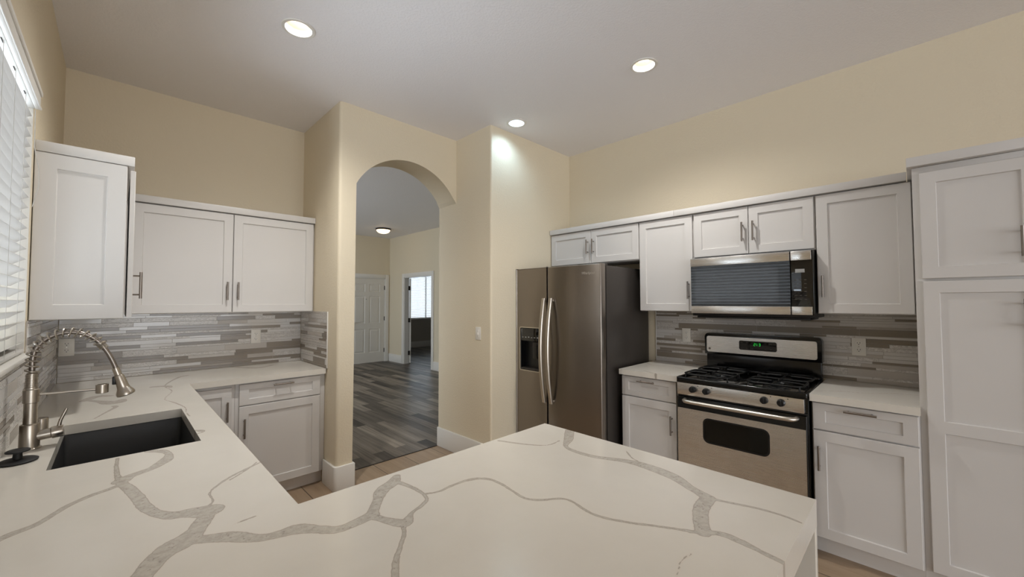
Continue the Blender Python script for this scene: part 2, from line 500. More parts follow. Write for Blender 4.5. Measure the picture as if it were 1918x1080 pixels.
# arch wall: one slab with a segmental arch; outside edges rounded
SPR, APEX = 2.405, 2.708
half = (X2 - XJ) / 2; rise = APEX - SPR; RR = (half ** 2 + rise ** 2) / (2 * rise); cz = APEX - RR; cx = (XJ + X2) / 2
a_end = math.asin(half / RR)
arc = [(cx + RR * math.sin(t), cz + RR * math.cos(t)) for t in [(-a_end + 2 * a_end * k / 28) for k in range(29)]]
pts = [(X1, 0), (XJ, 0)] + arc + [(X2, ZC), (X1, ZC)]
b = MB(); b.prism(pts, 'y', Y1, Y1K)
b.bm.verts.ensure_lookup_table(); sel = []
for e in b.bm.edges:
    p, q = e.verts[0].co, e.verts[1].co
    front = abs(p.y - q.y) < 1e-5
    if abs(p.x - X1) < 1e-4 and abs(q.x - X1) < 1e-4 and abs(p.z - q.z) > 1 and abs(p.y - Y1) < 1e-4: sel.append(e)
bmesh.ops.bevel(b.bm, geom=sel, offset=.024, segments=5, profile=.5, affect='EDGES')
sel = []
for e in b.bm.edges:
    p, q = e.verts[0].co, e.verts[1].co
    if abs(p.y - q.y) > 1e-5: continue
    def on(v): return XJ - 1e-4 < v.x < X2 - 1e-3 and v.z < APEX + 1e-3 and abs(math.hypot(v.x - cx, v.z - cz) - RR) < 2e-3
    if (on(p) or (abs(p.x - XJ) < 1e-4 and p.z < .01)) and (on(q) or (abs(q.x - XJ) < 1e-4 and q.z < .01)) and not (p.z < .01 and q.z < .01): sel.append(e)
bmesh.ops.bevel(b.bm, geom=sel, offset=.010, segments=3, profile=.5, affect='EDGES')
b.box(X1, XJ, Y1K - .001, YB + .1, 0, ZC)
struct(b.build('wall_arch', M['wall'], smooth=40), 'beige wall with the arched opening to the hall', 'wall')
# chase between the arch and the fridge
b = MB()
r_ = .018; arcpts = [(X2 + r_ - r_ * math.sin(t), Y2 + r_ - r_ * math.cos(t)) for t in [PI / 2 * k / 5 for k in range(6)]]
b.prism([(XH + .1, Y2)] + arcpts + [(X2, Y1K), (XH + .1, Y1K)], 'z', 0, ZC)
struct(b.build('wall_chase', M['wall'], smooth=40), 'beige wall block between the arch and the fridge', 'wall')
# hall and den
wall_with_opening('wall_hall_right', 'beige hall wall with the double doorway', M['wall'], 'x', XH, XH + .12, Y1K, YDEN, (7.345, 8.50, 0.0, 2.035))
wall_with_opening('wall_hall_front', 'beige hall wall around the front door', M['wall'], 'y', YH, YH + .14, -1.65, XH, (3.800, 4.722, 0.0, 2.04))
wall_with_opening('wall_hall_left', 'unseen beige hall wall with a window added for daylight', M['wall'], 'x', -1.65, -1.5, YB, YH + .14, (5.5, 7.7, 0.5, 2.3))  # opening added out of view to let daylight into the hall
wall_with_opening('wall_den_far', 'den wall under the blinds, dimness put into its grey', M['den_wall'], 'y', YDEN, YDEN + .14, XH, 9.5, (6.30, 8.30, 0.905, 2.38))
b = MB(); b.box(9.4, 9.5, 6.4, YDEN, 0, ZC); b.box(XH + .12, 9.5, 6.3, 6.4, 0, ZC)
struct(b.build('wall_den_side', M['den_wall'], smooth=0), 'side walls of the den', 'wall')

# --- baseboards
BB, BT = 0.188, 0.016
def board(name, label, plan):
    b = MB(); b.prism(plan, 'z', 0.0, BB, .004, 2)
    struct(b.build(name, M['trim']), label, 'baseboard')
def strip(p, q, t): # plan of a straight board from p to q with thickness t to the right
    d = Vector((q[0] - p[0], q[1] - p[1])); n = Vector((d.y, -d.x)).normalized() * t
    return [p, q, (q[0] + n.x, q[1] + n.y), (p[0] + n.x, p[1] + n.y)]
rc = .028
cor = [(X1 - BT + rc * (1 - math.cos(t)), Y1 - BT + rc * (1 - math.sin(t))) for t in [PI / 2 * k / 6 for k in range(7)]]
board('baseboard_pillar', 'tall white baseboard around the pillar left of the arch',
      [(X1 - .001, 3.385), (X1 - BT, 3.385)] + cor + [(XJ + BT, Y1 - BT), (XJ + BT, Y1K), (XJ, Y1K), (XJ, Y1 - .001), (X1 + .02, Y1 - .001), (X1 - .001, Y1 + .02)])
board('baseboard_chase', 'tall white baseboard on the wall right of the arch',
      [(X2 - .001, Y1K), (X2 - BT, Y1K), (X2 - BT, Y2 - BT + .008), (X2 - BT + .008, Y2 - BT), (2.64, Y2 - BT), (2.64, Y2 - .001), (X2 + .008, Y2 - .001), (X2 - .001, Y2 + .008)])
board('baseboard_hall', 'white baseboard between front door and double doorway', [(XH - .001, 8.60), (XH - BT, 8.60), (XH - BT, YH - .001), (XH - .001, YH - .001)])
board('baseboard_hall', 'white baseboard right of the double doorway', [(XH - .001, Y1K), (XH - BT, Y1K), (XH - BT, 7.255), (XH - .001, 7.255)])
board('baseboard_den', 'white baseboard under the den blinds', [(XH + .12, YDEN - .001), (9.4, YDEN - .001), (9.4, YDEN - BT), (XH + .12, YDEN - BT)])

# --- door casings
def casing(name, label, tf, a0, a1, top, w, t=.018, depth=None):
    b = MB(tf)
    b.box(a0 - w, a0, 0.0005, t, 0.002, top + w, .003); b.box(a1, a1 + w, 0.0005, t, 0.002, top + w, .003); b.box(a0, a1, 0.0005, t, top, top + w, .003)
    if depth:
        b.box(a0 - .001, a0 + .016, -depth, .004, .002, top); b.box(a1 - .016, a1 + .001, -depth, .004, .002, top); b.box(a0, a1, -depth, .004, top - .016, top + .001)
    return struct(b.build(name, M['trim']), label, 'door frame')
casing('trim_2', 'white casing around the front door', face_ny(YH), 3.805, 4.717, 2.035, .088, depth=.10)
casing('trim_3', 'white casing around the double doorway of the den', face_nx(XH), 7.345, 8.50, 2.03, .088, depth=.12)

# --- front door, six panels
def six_panel(b, a0, a1, c0, c1, th, faces=(1,)):
    w = a1 - a0; st, mid = .115, .10
    aa = [a0, a0 + st, (a0 + a1) / 2 - mid / 2, (a0 + a1) / 2 + mid / 2, a1 - st, a1]
    cc = [c0, c0 + .23, c0 + .80, c0 + .93, c0 + 1.58, c0 + 1.68, c1 - .13, c1]
    for i in range(5):
        for j in range(7):
            if i in (1, 3) and j in (1, 3, 5):
                x0, x1, z0, z1 = aa[i], aa[i + 1], cc[j], cc[j + 1]
                lv = [(0, th), (.012, th - .009), (.030, th - .009), (.045, th - .002)]
                loops = [[(x0 + d, h, z0 + d), (x1 - d, h, z0 + d), (x1 - d, h, z1 - d), (x0 + d, h, z1 - d)] for d, h in lv]
                v = [p for lp in loops for p in lp]; f = []
                for k in range(3):
                    for q in range(4): f.append((k * 4 + q, k * 4 + (q + 1) % 4, k * 4 + 4 + (q + 1) % 4, k * 4 + 4 + q))
                f.append((12, 13, 14, 15)); b._add(v, f)
            else:
                b._add([(aa[i], th, cc[j]), (aa[i + 1], th, cc[j]), (aa[i + 1], th, cc[j + 1]), (aa[i], th, cc[j + 1])], [(0, 1, 2, 3)])
    b._add([(a0, 0, c0), (a1, 0, c0), (a1, 0, c1), (a0, 0, c1), (a0, th, c0), (a1, th, c0), (a1, th, c1), (a0, th, c1)],
           [(0, 1, 2, 3), (0, 1, 5, 4), (1, 2, 6, 5), (2, 3, 7, 6), (3, 0, 4, 7)])
    bmesh.ops.remove_doubles(b.bm, verts=b.bm.verts[:], dist=1e-5)
D = thing('door_1', 'white six-panel front door at the end of the hall', 'door', (4.26, YH + .03, 0))
D['kind'] = 'structure'
b = MB(face_ny(YH + .050)); six_panel(b, 3.823, 4.699, .012, 2.017, .042)
leaf = b.build('door_leaf', M['door'], D, smooth=20)
for z in (.28, 1.05, 1.80):
    b = MB(face_ny(YH + .050)); b.box(4.688, 4.7, .036, .050, z - .05, z + .05, .002); b.tube([(4.697, .050, z - .05), (4.697, .050, z + .05)], .007)
    b.build('hinge', M['hinge'], D)
b = MB(face_ny(YH + .008)); b.lathe([(0.0, .004), (.009, .003), (.009, 0)], (4.235, 0, 1.52), 'y', 16); b.build('peephole', M['hinge'], leaf)
for nm, z, r in (('deadbolt', 1.10, .026), ('door_knob', .96, .03)):
    b = MB(face_ny(YH + .008)); b.lathe([(r, 0), (r, .012), (.012, .016), (.012, .04), (r * .9, .05), (r * .9, .065), (0, .07)] if nm == 'door_knob' else [(r, 0), (r, .018), (0, .02)], (3.885, 0, z), 'y', 24)
    b.build(nm, M['hinge'], leaf)
# den door leaf, folded open past square
hx, hy = XH + .125, 8.478
D = thing('door_2', 'open white door leaf seen edge-on in the den doorway', 'door', (hx, hy, 0)); D['kind'] = 'structure'
dv = Vector((math.cos(math.radians(60.0)), math.sin(math.radians(60.0)))); nv = Vector((dv.y, -dv.x))
b = MB(lambda a, bb, c: (hx + dv.x * a + nv.x * bb, hy + dv.y * a + nv.y * bb, c)); six_panel(b, .012, .56, .012, 2.01, .036)
b.build('door_leaf', M['door'], D, smooth=20)
for z in (.25, 1.02, 1.78):
    b = MB(); b.box(XH + .095, XH + .128, 8.466, 8.482, z - .05, z + .05, .002); b.tube([(XH + .128, 8.470, z - .05), (XH + .128, 8.470, z + .05)], .008)
    b.build('hinge', M['hinge'], D)

# --- windows: frame, pane, stool
def window(name, label, tf, a0, a1, c0, c1, depth, mull=True):
    """Frame set `depth` behind the wall face; tf gives a along the wall, b into the room."""
    w = thing(name, label, 'window', tf((a0 + a1) / 2, -depth, c0)); w['kind'] = 'structure'
    b = MB(tf); f = .045
    b.box(a0, a1, -depth - .03, -depth, c0, c0 + f, .003); b.box(a0, a1, -depth - .03, -depth, c1 - f, c1, .003)
    b.box(a0, a0 + f, -depth - .03, -depth, c0 + f, c1 - f, .003); b.box(a1 - f, a1, -depth - .03, -depth, c0 + f, c1 - f, .003)
    m = (a0 + a1) / 2
    if mull: b.box(m - .025, m + .025, -depth - .03, -depth, c0 + f, c1 - f, .003)
    b.build('window_frame', M['trim'], w)
    for s0, s1 in ((a0 + f, m - .025), (m + .025, a1 - f)) if mull else ((a0 + f, a1 - f),):
        b = MB(tf); b.box(s0, s1, -depth - .018, -depth - .014, c0 + f, c1 - f); b.build('window_pane', M['glass'], w, smooth=0)
    return w
w = window('window_1', 'sink window behind the white blinds', face_px(XL), WY0, WY1, WZ0, WZ1, .10, mull=False)
b = MB(); b.box(XL - .10, XL + .024, WY0 - .01, WY1 + .012, WZ0 - .014, WZ0 + .006, .004); b.build('window_stool', M['trim'], w)
b = MB(); b.box(XL - .10, XL - .0005, WY1 - .004, WY1 + .006, WZ0 + .006, WZ1); b.box(XL - .10, XL - .0005, WY0 - .006, WY0 + .004, WZ0 + .006, WZ1); b.box(XL - .10, XL - .0005, WY0 + .004, WY1 - .004, WZ1 - .004, WZ1 + .006)
b.build('jamb_liner', M['trim'], w)
window('window_2', 'den window behind the half-open blinds', face_ny(YDEN), 6.30, 8.30, .905, 2.38, .09)
window('window_3', 'unseen side window added to light the hall', face_px(-1.5), 5.5, 7.7, .5, 2.3, .08)  # out-of-view window, put in to light the hall
# ================================================================== CABINETS
def shaker(b, a0, a1, c0, c1, b0, th=.02, stile=.057, splits=(), recess=.009):
    """Shaker front: frame with recessed flat panel(s); splits = heights of middle rails."""
    rs = min(stile, (c1 - c0) * .27)
    aa = [a0, a0 + stile, a1 - stile, a1]
    cc = [c0, c0 + rs]
    for s in splits: cc += [s - stile / 2, s + stile / 2]
    cc += [c1 - rs, c1]
    f = b0 + th; e = .0025
    start = len(b.bm.verts)
    for i in range(3):
        for j in range(len(cc) - 1):
            x0, x1, z0, z1 = aa[i], aa[i + 1], cc[j], cc[j + 1]
            if i == 1 and j % 2 == 1:
                g = .003
                A = [(x0, f, z0), (x1, f, z0), (x1, f, z1), (x0, f, z1)]
                B = [(x0 + g, f - recess, z0 + g), (x1 - g, f - recess, z0 + g), (x1 - g, f - recess, z1 - g), (x0 + g, f - recess, z1 - g)]
                b._add(A + B, [(0, 1, 5, 4), (1, 2, 6, 5), (2, 3, 7, 6), (3, 0, 4, 7), (4, 5, 6, 7)])
            else:
                X0 = x0 + e if i == 0 else x0; X1_ = x1 - e if i == 2 else x1
                Z0 = z0 + e if j == 0 else z0; Z1 = z1 - e if j == len(cc) - 2 else z1
                b._add([(X0, f, Z0), (X1_, f, Z0), (X1_, f, Z1), (X0, f, Z1)], [(0, 1, 2, 3)])
    O = [(a0 + e, f, c0 + e), (a1 - e, f, c0 + e), (a1 - e, f, c1 - e), (a0 + e, f, c1 - e)]
    S = [(a0, f - e, c0), (a1, f - e, c0), (a1, f - e, c1), (a0, f - e, c1)]
    K = [(a0, b0, c0), (a1, b0, c0), (a1, b0, c1), (a0, b0, c1)]
    fs = []
    for q in range(4):
        fs += [(q, (q + 1) % 4, 4 + (q + 1) % 4, 4 + q), (4 + q, 4 + (q + 1) % 4, 8 + (q + 1) % 4, 8 + q)]
    b._add(O + S + K, fs + [(8, 9, 10, 11)])
    bmesh.ops.remove_doubles(b.bm, verts=b.bm.verts[:], dist=1e-5)

def pull(parent, tf, a, c, b0, vertical=True, L=.136):
    """Bar pull with two posts."""
    b = MB(tf); o = .031; q = L / 2 - .02
    if vertical:
        b.tube([(a, b0 + o, c - L / 2), (a, b0 + o, c + L / 2)], .0062, 14)
        for s in (-q, q): b.tube([(a, b0 - .0005, c + s), (a, b0 + o, c + s)], .0042, 10)
    else:
        b.tube([(a - L / 2, b0 + o, c), (a + L / 2, b0 + o, c)], .0062, 14)
        for s in (-q, q): b.tube([(a + s, b0 - .0005, c), (a + s, b0 + o, c)], .0042, 10)
    return b.build('handle', M['pull'], parent)

def cabinet(name, label, tf, a0, a1, depth, c0, c1, fronts, cat='cabinet', group=None, toe=None, side=None, shell=False):
    """Box with fronts. tf: b=0 at the face frame. fronts: (kind, a0, a1, c0, c1, handle) with handle (a, c, vertical)."""
    r = thing(name, label, cat, tf((a0 + a1) / 2, -depth / 2, 0 if toe else c0), group)
    b = MB(tf)
    if shell:
        t = .018
        b.box(a0, a1, -.02, 0, c0, c1, .001); b.box(a0, a0 + t, -depth, -.021, c0, c1); b.box(a1 - t, a1, -depth, -.021, c0, c1)
        b.box(a0 + t, a1 - t, -depth, -.021, c0, c0 + t)
    else:
        b.box(a0, a1, -depth, 0, c0, c1, .0015)
    b.build('carcass', M['cabinet'], r)
    if toe:
        b = MB(tf); b.box(a0, a1, -.062, -.046, .001, c0 - .001); b.build('toe_kick', M['toekick'], r)
    for kind, x0, x1, z0, z1, h, *ex in fronts:
        b = MB(tf); shaker(b, x0, x1, z0, z1, .0008, splits=ex[0] if ex else ())
        d = b.build(kind, M['cabinet'], r, smooth=20)
        if h: pull(d, tf, h[0], h[1], .0208, h[2])
    return r

# right wall uppers (face frame x = 3.19)
RU = face_nx(3.190); UB, UT = 1.366, 2.124
cabinet('upper_cabinet', 'short white double-door cabinet above the refrigerator', RU, 1.662, 2.634, .303, 1.802, UT,
        [('door', 2.150, 2.629, 1.808, 2.118, (2.180, 1.963, True)), ('door', 1.667, 2.146, 1.808, 2.118, (2.116, 1.963, True))])
cabinet('upper_cabinet', 'tall white single-door cabinet between fridge cabinet and microwave', RU, 1.2105, 1.6605, .303, UB, UT,
        [('door', 1.216, 1.656, 1.370, 2.118, (1.245, 1.533, True))])
cabinet('upper_cabinet', 'short white double-door cabinet above the microwave', RU, .4475, 1.2090, .303, 1.776, UT,
        [('door', .829, 1.203, 1.783, 2.118, (.861, 1.939, True)), ('door', .453, .825, 1.783, 2.118, (.793, 1.939, True))])
cabinet('upper_cabinet', 'tall white single-door cabinet between microwave and pantry', RU, .0035, .4460, .303, UB, UT,
        [('door', .009, .441, 1.370, 2.118, (.413, 1.538, True))])
# pantry (face frame x = 2.91)
PA = face_nx(2.910)
cabinet('pantry_cabinet', 'full-height white pantry cabinet at the right edge', PA, -.470, .0034, .582, .10, 2.128,
        [('door', -.402, -.022, 1.557, 2.095, (-.338, 1.712, True)), ('door', -.402, -.022, .112, 1.543, (-.338, 1.385, True), (.826,))], cat='pantry', toe=True)
# right wall bases (face frame x = 2.898)
RB = face_nx(2.898); BC = .872
cabinet('base_cabinet', 'white base cabinet between refrigerator and range', RB, 1.226, 1.673, .594, .10, BC,
        [('drawer', 1.234, 1.668, .714, .862, (1.458, .838, False)), ('door', 1.234, 1.668, .106, .706, (1.266, .553, True))], toe=True)
cabinet('base_cabinet', 'white base cabinet between range and pantry', RB, .004, .447, .594, .10, BC,
        [('drawer', .010, .441, .714, .862, (.232, .838, False)), ('door', .010, .441, .106, .706, (.414, .556, True))], toe=True)
# back wall bases (face frame y = 3.394)
BBF = face_ny(3.394)
cabinet('base_cabinet', 'narrow white base cabinet in the corner by the sink counter', BBF, .372, .6085, .598, .10, BC,
        [('door', .378, .588, .106, .850, (.560, .690, True))], toe=True)
r = cabinet('base_cabinet', 'white base cabinet with drawer beside the arch pillar', BBF, .6095, 1.2165, .598, .10, BC,
        [('drawer', .632, 1.176, .714, .862, (.908, .838, False)), ('door', .632, 1.176, .106, .706, (.662, .555, True))], toe=True)
# under the sink and under the peninsula: only their backs and tops are near the viewer
cabinet('base_cabinet', 'white sink base cabinet under the long counter', face_px(.312), 1.70, 2.86, .584, .10, BC,
        [('door', 1.71, 2.276, .106, .850, (2.246, .69, True)), ('door', 2.284, 2.85, .106, .850, (2.314, .69, True))], toe=True, shell=True)
cabinet('base_cabinet', 'white corner base cabinet beyond the sink under the long counter', face_px(.312), 2.864, 3.388, .584, .10, BC,
        [('door', 2.870, 3.340, .106, .850, (2.90, .69, True))], toe=True)
cabinet('base_cabinet', 'white base cabinet before the sink under the long counter', face_px(.312), 1.20, 1.696, .584, .10, .842,
        [('door', 1.21, 1.690, .106, .83, (1.66, .69, True))], toe=True)
cabinet('base_cabinet', 'white base cabinet under the peninsula', face_py(1.112), .40, 1.300, .58, .10, .842,
        [('door', .41, .846, .106, .83, (.816, .68, True)), ('door', .854, 1.290, .106, .83, (.884, .68, True))], toe=True, shell=True)
# back wall uppers (face frame y = 3.69)
cabinet('upper_cabinet', 'white double-door cabinet on the back wall left of the arch', face_ny(3.690), .034, 1.2165, .303, UB, UT,
        [('door', .062, .6265, 1.370, 2.118, (.594, 1.531, True)), ('door', .6315, 1.205, 1.370, 2.118, (.662, 1.531, True))])
# left wall upper with framed end panel
LF = face_px(.026)
lc = cabinet('upper_cabinet', 'white cabinet on the window wall showing its framed end panel', LF, 2.760, 3.990, .300, UB, UT,
        [('door', 2.764, 3.32, 1.372, 2.108, None)])
for ch in list(lc.children):
    if ch.name.startswith('door'):
        ch.location.x += .010; WORLD_POS[ch.name].x += .010; pull(ch, LF, 2.812, 1.533, .0308, True)
b = MB(face_ny(2.7595)); shaker(b, XL + .003, .0255, UB + .001, UT - .001, .0, th=.014, stile=.067, recess=.005); b.build('end_panel', M['cabinet'], lc, smooth=20)
# flat crown boards on the cabinets
def crown(label, boxes):
    b = MB()
    for q in boxes: b.box(*q, .0015)
    tag(b.build('crown_board', M['cabinet']), label, 'crown trim', 'flat crown boards on the cabinets')
CZ0, CZ1 = 2.1255, 2.173
crown('flat white crown board from fridge cabinet to its seam', [(3.152, 3.22, 1.3515, 2.6350, CZ0, CZ1)])
crown('flat white crown board from the seam past the microwave to the pantry', [(3.152, 3.22, .026, 1.3500, CZ0, CZ1)])
crown('flat white crown board on the tall pantry', [(2.872, 2.94, -.49, .022, 2.1295, 2.177), (2.9405, 3.492, -.02, .022, 2.1295, 2.177)])
crown('flat white crown board over the back wall cabinet', [(.0530, 1.216, 3.655, 3.735, CZ0, CZ1)])
crown('flat white crown board on the window wall cabinet', [(XL + .004, .0515, 2.7435, 2.815, CZ0, CZ1), (-.03, .0515, 2.8155, 3.735, CZ0, CZ1)])

# ================================================================== COUNTERTOPS
VEINS = [
 [(0.09, 1.942, 0.0084), (0.124, 1.915, 0.0144), (0.143, 1.86, 0.01), (0.132, 1.797, 0.0189), (0.115, 1.766, 0.0181), (0.094, 1.736, 0.0149), (0.062, 1.717, 0.0167), (0.039, 1.702, 0.0176), (0.023, 1.677, 0.0229)],
 [(0.015, 1.93, 0.0048), (0.012, 1.839, 0.0056), (0.014, 1.752, 0.0069), (0.019, 1.668, 0.0094)],
 [(0.015, 1.685, 0.0114), (0.036, 1.603, 0.0141), (0.053, 1.508, 0.015), (0.066, 1.419, 0.0148), (0.086, 1.355, 0.0142), (0.114, 1.317, 0.0198), (0.144, 1.305, 0.0246), (0.179, 1.281, 0.0339)],
 [(0.015, 1.641, 0.0083), (-0.007, 1.626, 0.0095), (-0.038, 1.61, 0.0098), (-0.075, 1.576, 0.0094), (-0.1, 1.535, 0.0085), (-0.126, 1.493, 0.0103), (-0.153, 1.477, 0.013), (-0.177, 1.457, 0.0124), (-0.198, 1.426, 0.0106)],
 [(0.181, 1.274, 0.0161), (0.164, 1.238, 0.0199), (0.145, 1.196, 0.0208), (0.125, 1.167, 0.0284), (0.105, 1.151, 0.0329), (0.087, 1.137, 0.0276), (0.068, 1.112, 0.0236), (0.047, 1.067, 0.0203), (0.028, 1.025, 0.0178)],
 [(0.12, 1.158, 0.0232), (0.15, 1.139, 0.0173), (0.195, 1.107, 0.0211), (0.236, 1.058, 0.0161), (0.275, 1.04, 0.0163), (0.312, 1.033, 0.0223), (0.343, 1.002, 0.0164), (0.377, 0.965, 0.0157), (0.42, 0.962, 0.0159), (0.464, 0.968, 0.0196)],
 [(0.466, 0.971, 0.015), (0.507, 1.025, 0.0138), (0.545, 1.073, 0.0198), (0.591, 1.098, 0.0199), (0.62, 1.129, 0.0115)],
 [(0.461, 0.971, 0.0127), (0.477, 0.925, 0.0122), (0.505, 0.878, 0.017), (0.54, 0.907, 0.0055), (0.58, 0.922, 0.0064), (0.607, 0.942, 0.0049), (0.616, 0.98, 0.0056), (0.614, 1.032, 0.0069), (0.602, 1.087, 0.0089)],
 [(0.5, 0.882, 0.0061), (0.482, 0.841, 0.0054), (0.447, 0.798, 0.0054), (0.414, 0.756, 0.0075), (0.391, 0.713, 0.0075), (0.364, 0.672, 0.0057)],
 [(0.619, 0.971, 0.004), (0.652, 0.955, 0.0045), (0.71, 0.958, 0.0053), (0.773, 0.95, 0.0054), (0.804, 0.913, 0.005), (0.811, 0.862, 0.0038), (0.802, 0.811, 0.0027)],
 [(0.752, 0.953, 0.0048), (0.799, 0.928, 0.0058), (0.81, 0.876, 0.005), (0.802, 0.808, 0.0043), (0.797, 0.759, 0.0049), (0.817, 0.724, 0.0055), (0.861, 0.691, 0.0048), (0.873, 0.661, 0.0041), (0.861, 0.607, 0.0043), (0.861, 0.564, 0.0047), (0.887, 0.5, 0.0047), (0.921, 0.444, 0.0046), (0.957, 0.378, 0.0051)],
 [(1.337, 1.018, 0.0188), (1.253, 0.959, 0.0179), (1.188, 0.922, 0.008), (1.17, 0.872, 0.01), (1.176, 0.791, 0.0114), (1.212, 0.712, 0.0139), (1.226, 0.657, 0.0188), (1.223, 0.587, 0.0228), (1.21, 0.527, 0.0207), (1.177, 0.471, 0.015), (1.153, 0.419, 0.0177)],
 [(1.15, 0.399, 0.0063), (1.168, 0.341, 0.0053), (1.181, 0.298, 0.0052), (1.185, 0.249, 0.005), (1.178, 0.207, 0.0031)],
 [(1.148, 0.41, 0.02), (1.076, 0.402, 0.019), (1.02, 0.382, 0.018), (0.97, 0.359, 0.0175)],
 [(0.952, 0.382, 0.0062), (0.968, 0.36, 0.0073), (0.993, 0.328, 0.0105), (0.993, 0.292, 0.0106), (0.984, 0.25, 0.0076), (0.973, 0.201, 0.0076), (0.961, 0.171, 0.0061)],
 [(0.87, 0.347, 0.001), (0.833, 0.353, 0.0014), (0.803, 0.345, 0.001), (0.77, 0.337, 0.0007)],
 [(1.052, 1.137, 0.006), (1.1, 1.032, 0.0045), (1.149, 0.975, 0.0028), (1.215, 0.974, 0.0033)],
 [(1.301, 0.741, 0.0014), (1.259, 0.696, 0.0022), (1.246, 0.668, 0.0026)],
 [(0.18, 1.31, 0.0044), (0.196, 1.336, 0.0027), (0.197, 1.398, 0.0031), (0.226, 1.446, 0.004), (0.273, 1.493, 0.0044), (0.353, 1.545, 0.0041)],
 [(0.217, 1.163, 0.0014), (0.237, 1.165, 0.0029), (0.257, 1.167, 0.0022)],
 [(-0.113, 3.173, 0.0188), (-0.069, 3.273, 0.0267), (-0.008, 3.243, 0.0111)],
 [(-0.1, 3.183, 0.014), (-0.051, 3.1, 0.0169), (0.004, 3.013, 0.0418), (0.038, 3.078, 0.0139)],
 [(0.004, 2.91, 0.0113), (0.01, 2.878, 0.0095), (-0.02, 2.783, 0.0057), (-0.059, 2.661, 0.0031)],
 [(0.379, 3.751, 0.0112), (0.323, 3.689, 0.0101), (0.233, 3.394, 0.0026), (0.25, 3.159, 0.0016), (0.202, 2.925, 0.0015), (0.232, 2.784, 0.0042), (0.26, 2.613, 0.0023), (0.252, 2.496, 0.0014), (0.256, 2.406, 0.0032)],
 [(0.178, 3.396, 0.0194), (0.243, 3.361, 0.0183), (0.255, 3.288, 0.0053)],
 [(0.245, 2.122, 0.0056), (0.262, 2.095, 0.0112), (0.265, 2.07, 0.0039), (0.25, 2.063, 0.005)],
 [(0.343, 1.554, 0.0029), (0.303, 1.504, 0.002), (0.253, 1.456, 0.002)],
 [(0.678, 3.996, 0.0117), (0.822, 3.786, 0.0254), (0.953, 3.85, 0.0131)],
]
def smooth_poly(p, n=5):
    """Catmull-Rom through (x, y, halfwidth)."""
    P = [np.array(q) for q in p]; out = []
    for i in range(len(P) - 1):
        p0, p1, p2, p3 = P[max(i - 1, 0)], P[i], P[i + 1], P[min(i + 2, len(P) - 1)]
        for k in range(n):
            t = k / n
            out.append(.5 * (2 * p1 + (p2 - p0) * t + (2 * p0 - 5 * p1 + 4 * p2 - p3) * t * t + (3 * p1 - p0 - 3 * p2 + p3) * t ** 3))
    out.append(P[-1]); return np.array(out)
hw_ = lambda w: np.where(w < .0016, w + .0004, np.maximum(w, .0026))     # hairlines stay broken and faint
def vein_field(xy, veins):
    d = np.full(len(xy), .2)
    for v in veins:
        s = smooth_poly(v)
        lo, hi = s[:, :2].min(0) - .06, s[:, :2].max(0) + .06
        near = np.nonzero(((xy > lo) & (xy < hi)).all(1))[0]
        if not len(near): continue
        xn = xy[near]; dn = d[near]
        for a, c in zip(s[:-1], s[1:]):
            ab = c[:2] - a[:2]; L = ab @ ab + 1e-12
            t = np.clip(((xn - a[:2]) @ ab) / L, 0, 1)
            q = a[:2] + t[:, None] * ab
            dn = np.minimum(dn, np.hypot(*(xn - q).T) - hw_(a[2] + t * (c[2] - a[2])))
        d[near] = dn
    return d
def slab(name, rects, hole, ztop, zbot, step, veins, parent=None):
    """Quartz slab: union of rects (x0,x1,y0,y1) on a grid, one rectangular hole; zbot(x,y) gives the underside."""
    xs, ys = set(), set()
    for r in rects + ([hole] if hole else []): xs |= {r[0], r[1]}; ys |= {r[2], r[3]}
    def fill(s):
        s = sorted(s); out = []
        for a, c in zip(s, s[1:]):
            n = max(1, round((c - a) / step)); out += [a + (c - a) * k / n for k in range(n)]
        return out + [s[-1]]
    X, Y = fill(xs), fill(ys); e = 1e-6
    inside = lambda x, y: any(r[0] - e < x < r[1] + e and r[2] - e < y < r[3] + e for r in rects) and not (hole and hole[0] < x < hole[1] and hole[2] < y < hole[3])
    cell = {(i, j) for i in range(len(X) - 1) for j in range(len(Y) - 1) if inside((X[i] + X[i + 1]) / 2, (Y[j] + Y[j + 1]) / 2)}
    vid = {}; V = []; F = []; XY = []
    def vert(i, j, lvl):
        k = (i, j, lvl)
        if k not in vid:
            vid[k] = len(V); XY.append((X[i], Y[j])); V.append((X[i], Y[j], ztop if lvl else zbot(X[i], Y[j])))
        return vid[k]
    for i, j in cell:
        F.append((vert(i, j, 1), vert(i + 1, j, 1), vert(i + 1, j + 1, 1), vert(i, j + 1, 1)))
        for (di, dj), (p, q) in {(-1, 0): ((i, j + 1), (i, j)), (1, 0): ((i + 1, j), (i + 1, j + 1)), (0, -1): ((i, j), (i + 1, j)), (0, 1): ((i + 1, j + 1), (i, j + 1))}.items():
            if (i + di, j + dj) not in cell: F.append((vert(*p, 0), vert(*q, 0), vert(*q, 1), vert(*p, 1)))
    xs, ys = sorted(xs), sorted(ys)
    for x0, x1 in zip(xs, xs[1:]):
        for y0, y1 in zip(ys, ys[1:]):
            mx, my = (x0 + x1) / 2, (y0 + y1) / 2
            if inside(mx, my):
                n = len(V); z = zbot(mx, my)
                V += [(x0, y1, z), (x1, y1, z), (x1, y0, z), (x0, y0, z)]; XY += [(-9., -9.)] * 4; F.append((n, n + 1, n + 2, n + 3))
    me = bpy.data.meshes.new(name); org = Vector((X[0], Y[0], ztop))
    me.from_pydata([tuple(Vector(v) - org) for v in V], [], F); me.update()
    at = me.attributes.new('vein', 'FLOAT', 'POINT'); at.data.foreach_set('value', vein_field(np.array(XY), veins).astype(np.float32))
    me.materials.append(M['quartz'])
    return link(name, me, org, parent)
CT = .914
SX0, SX1, SY0, SY1 = -.146, .244, 1.948, 2.602
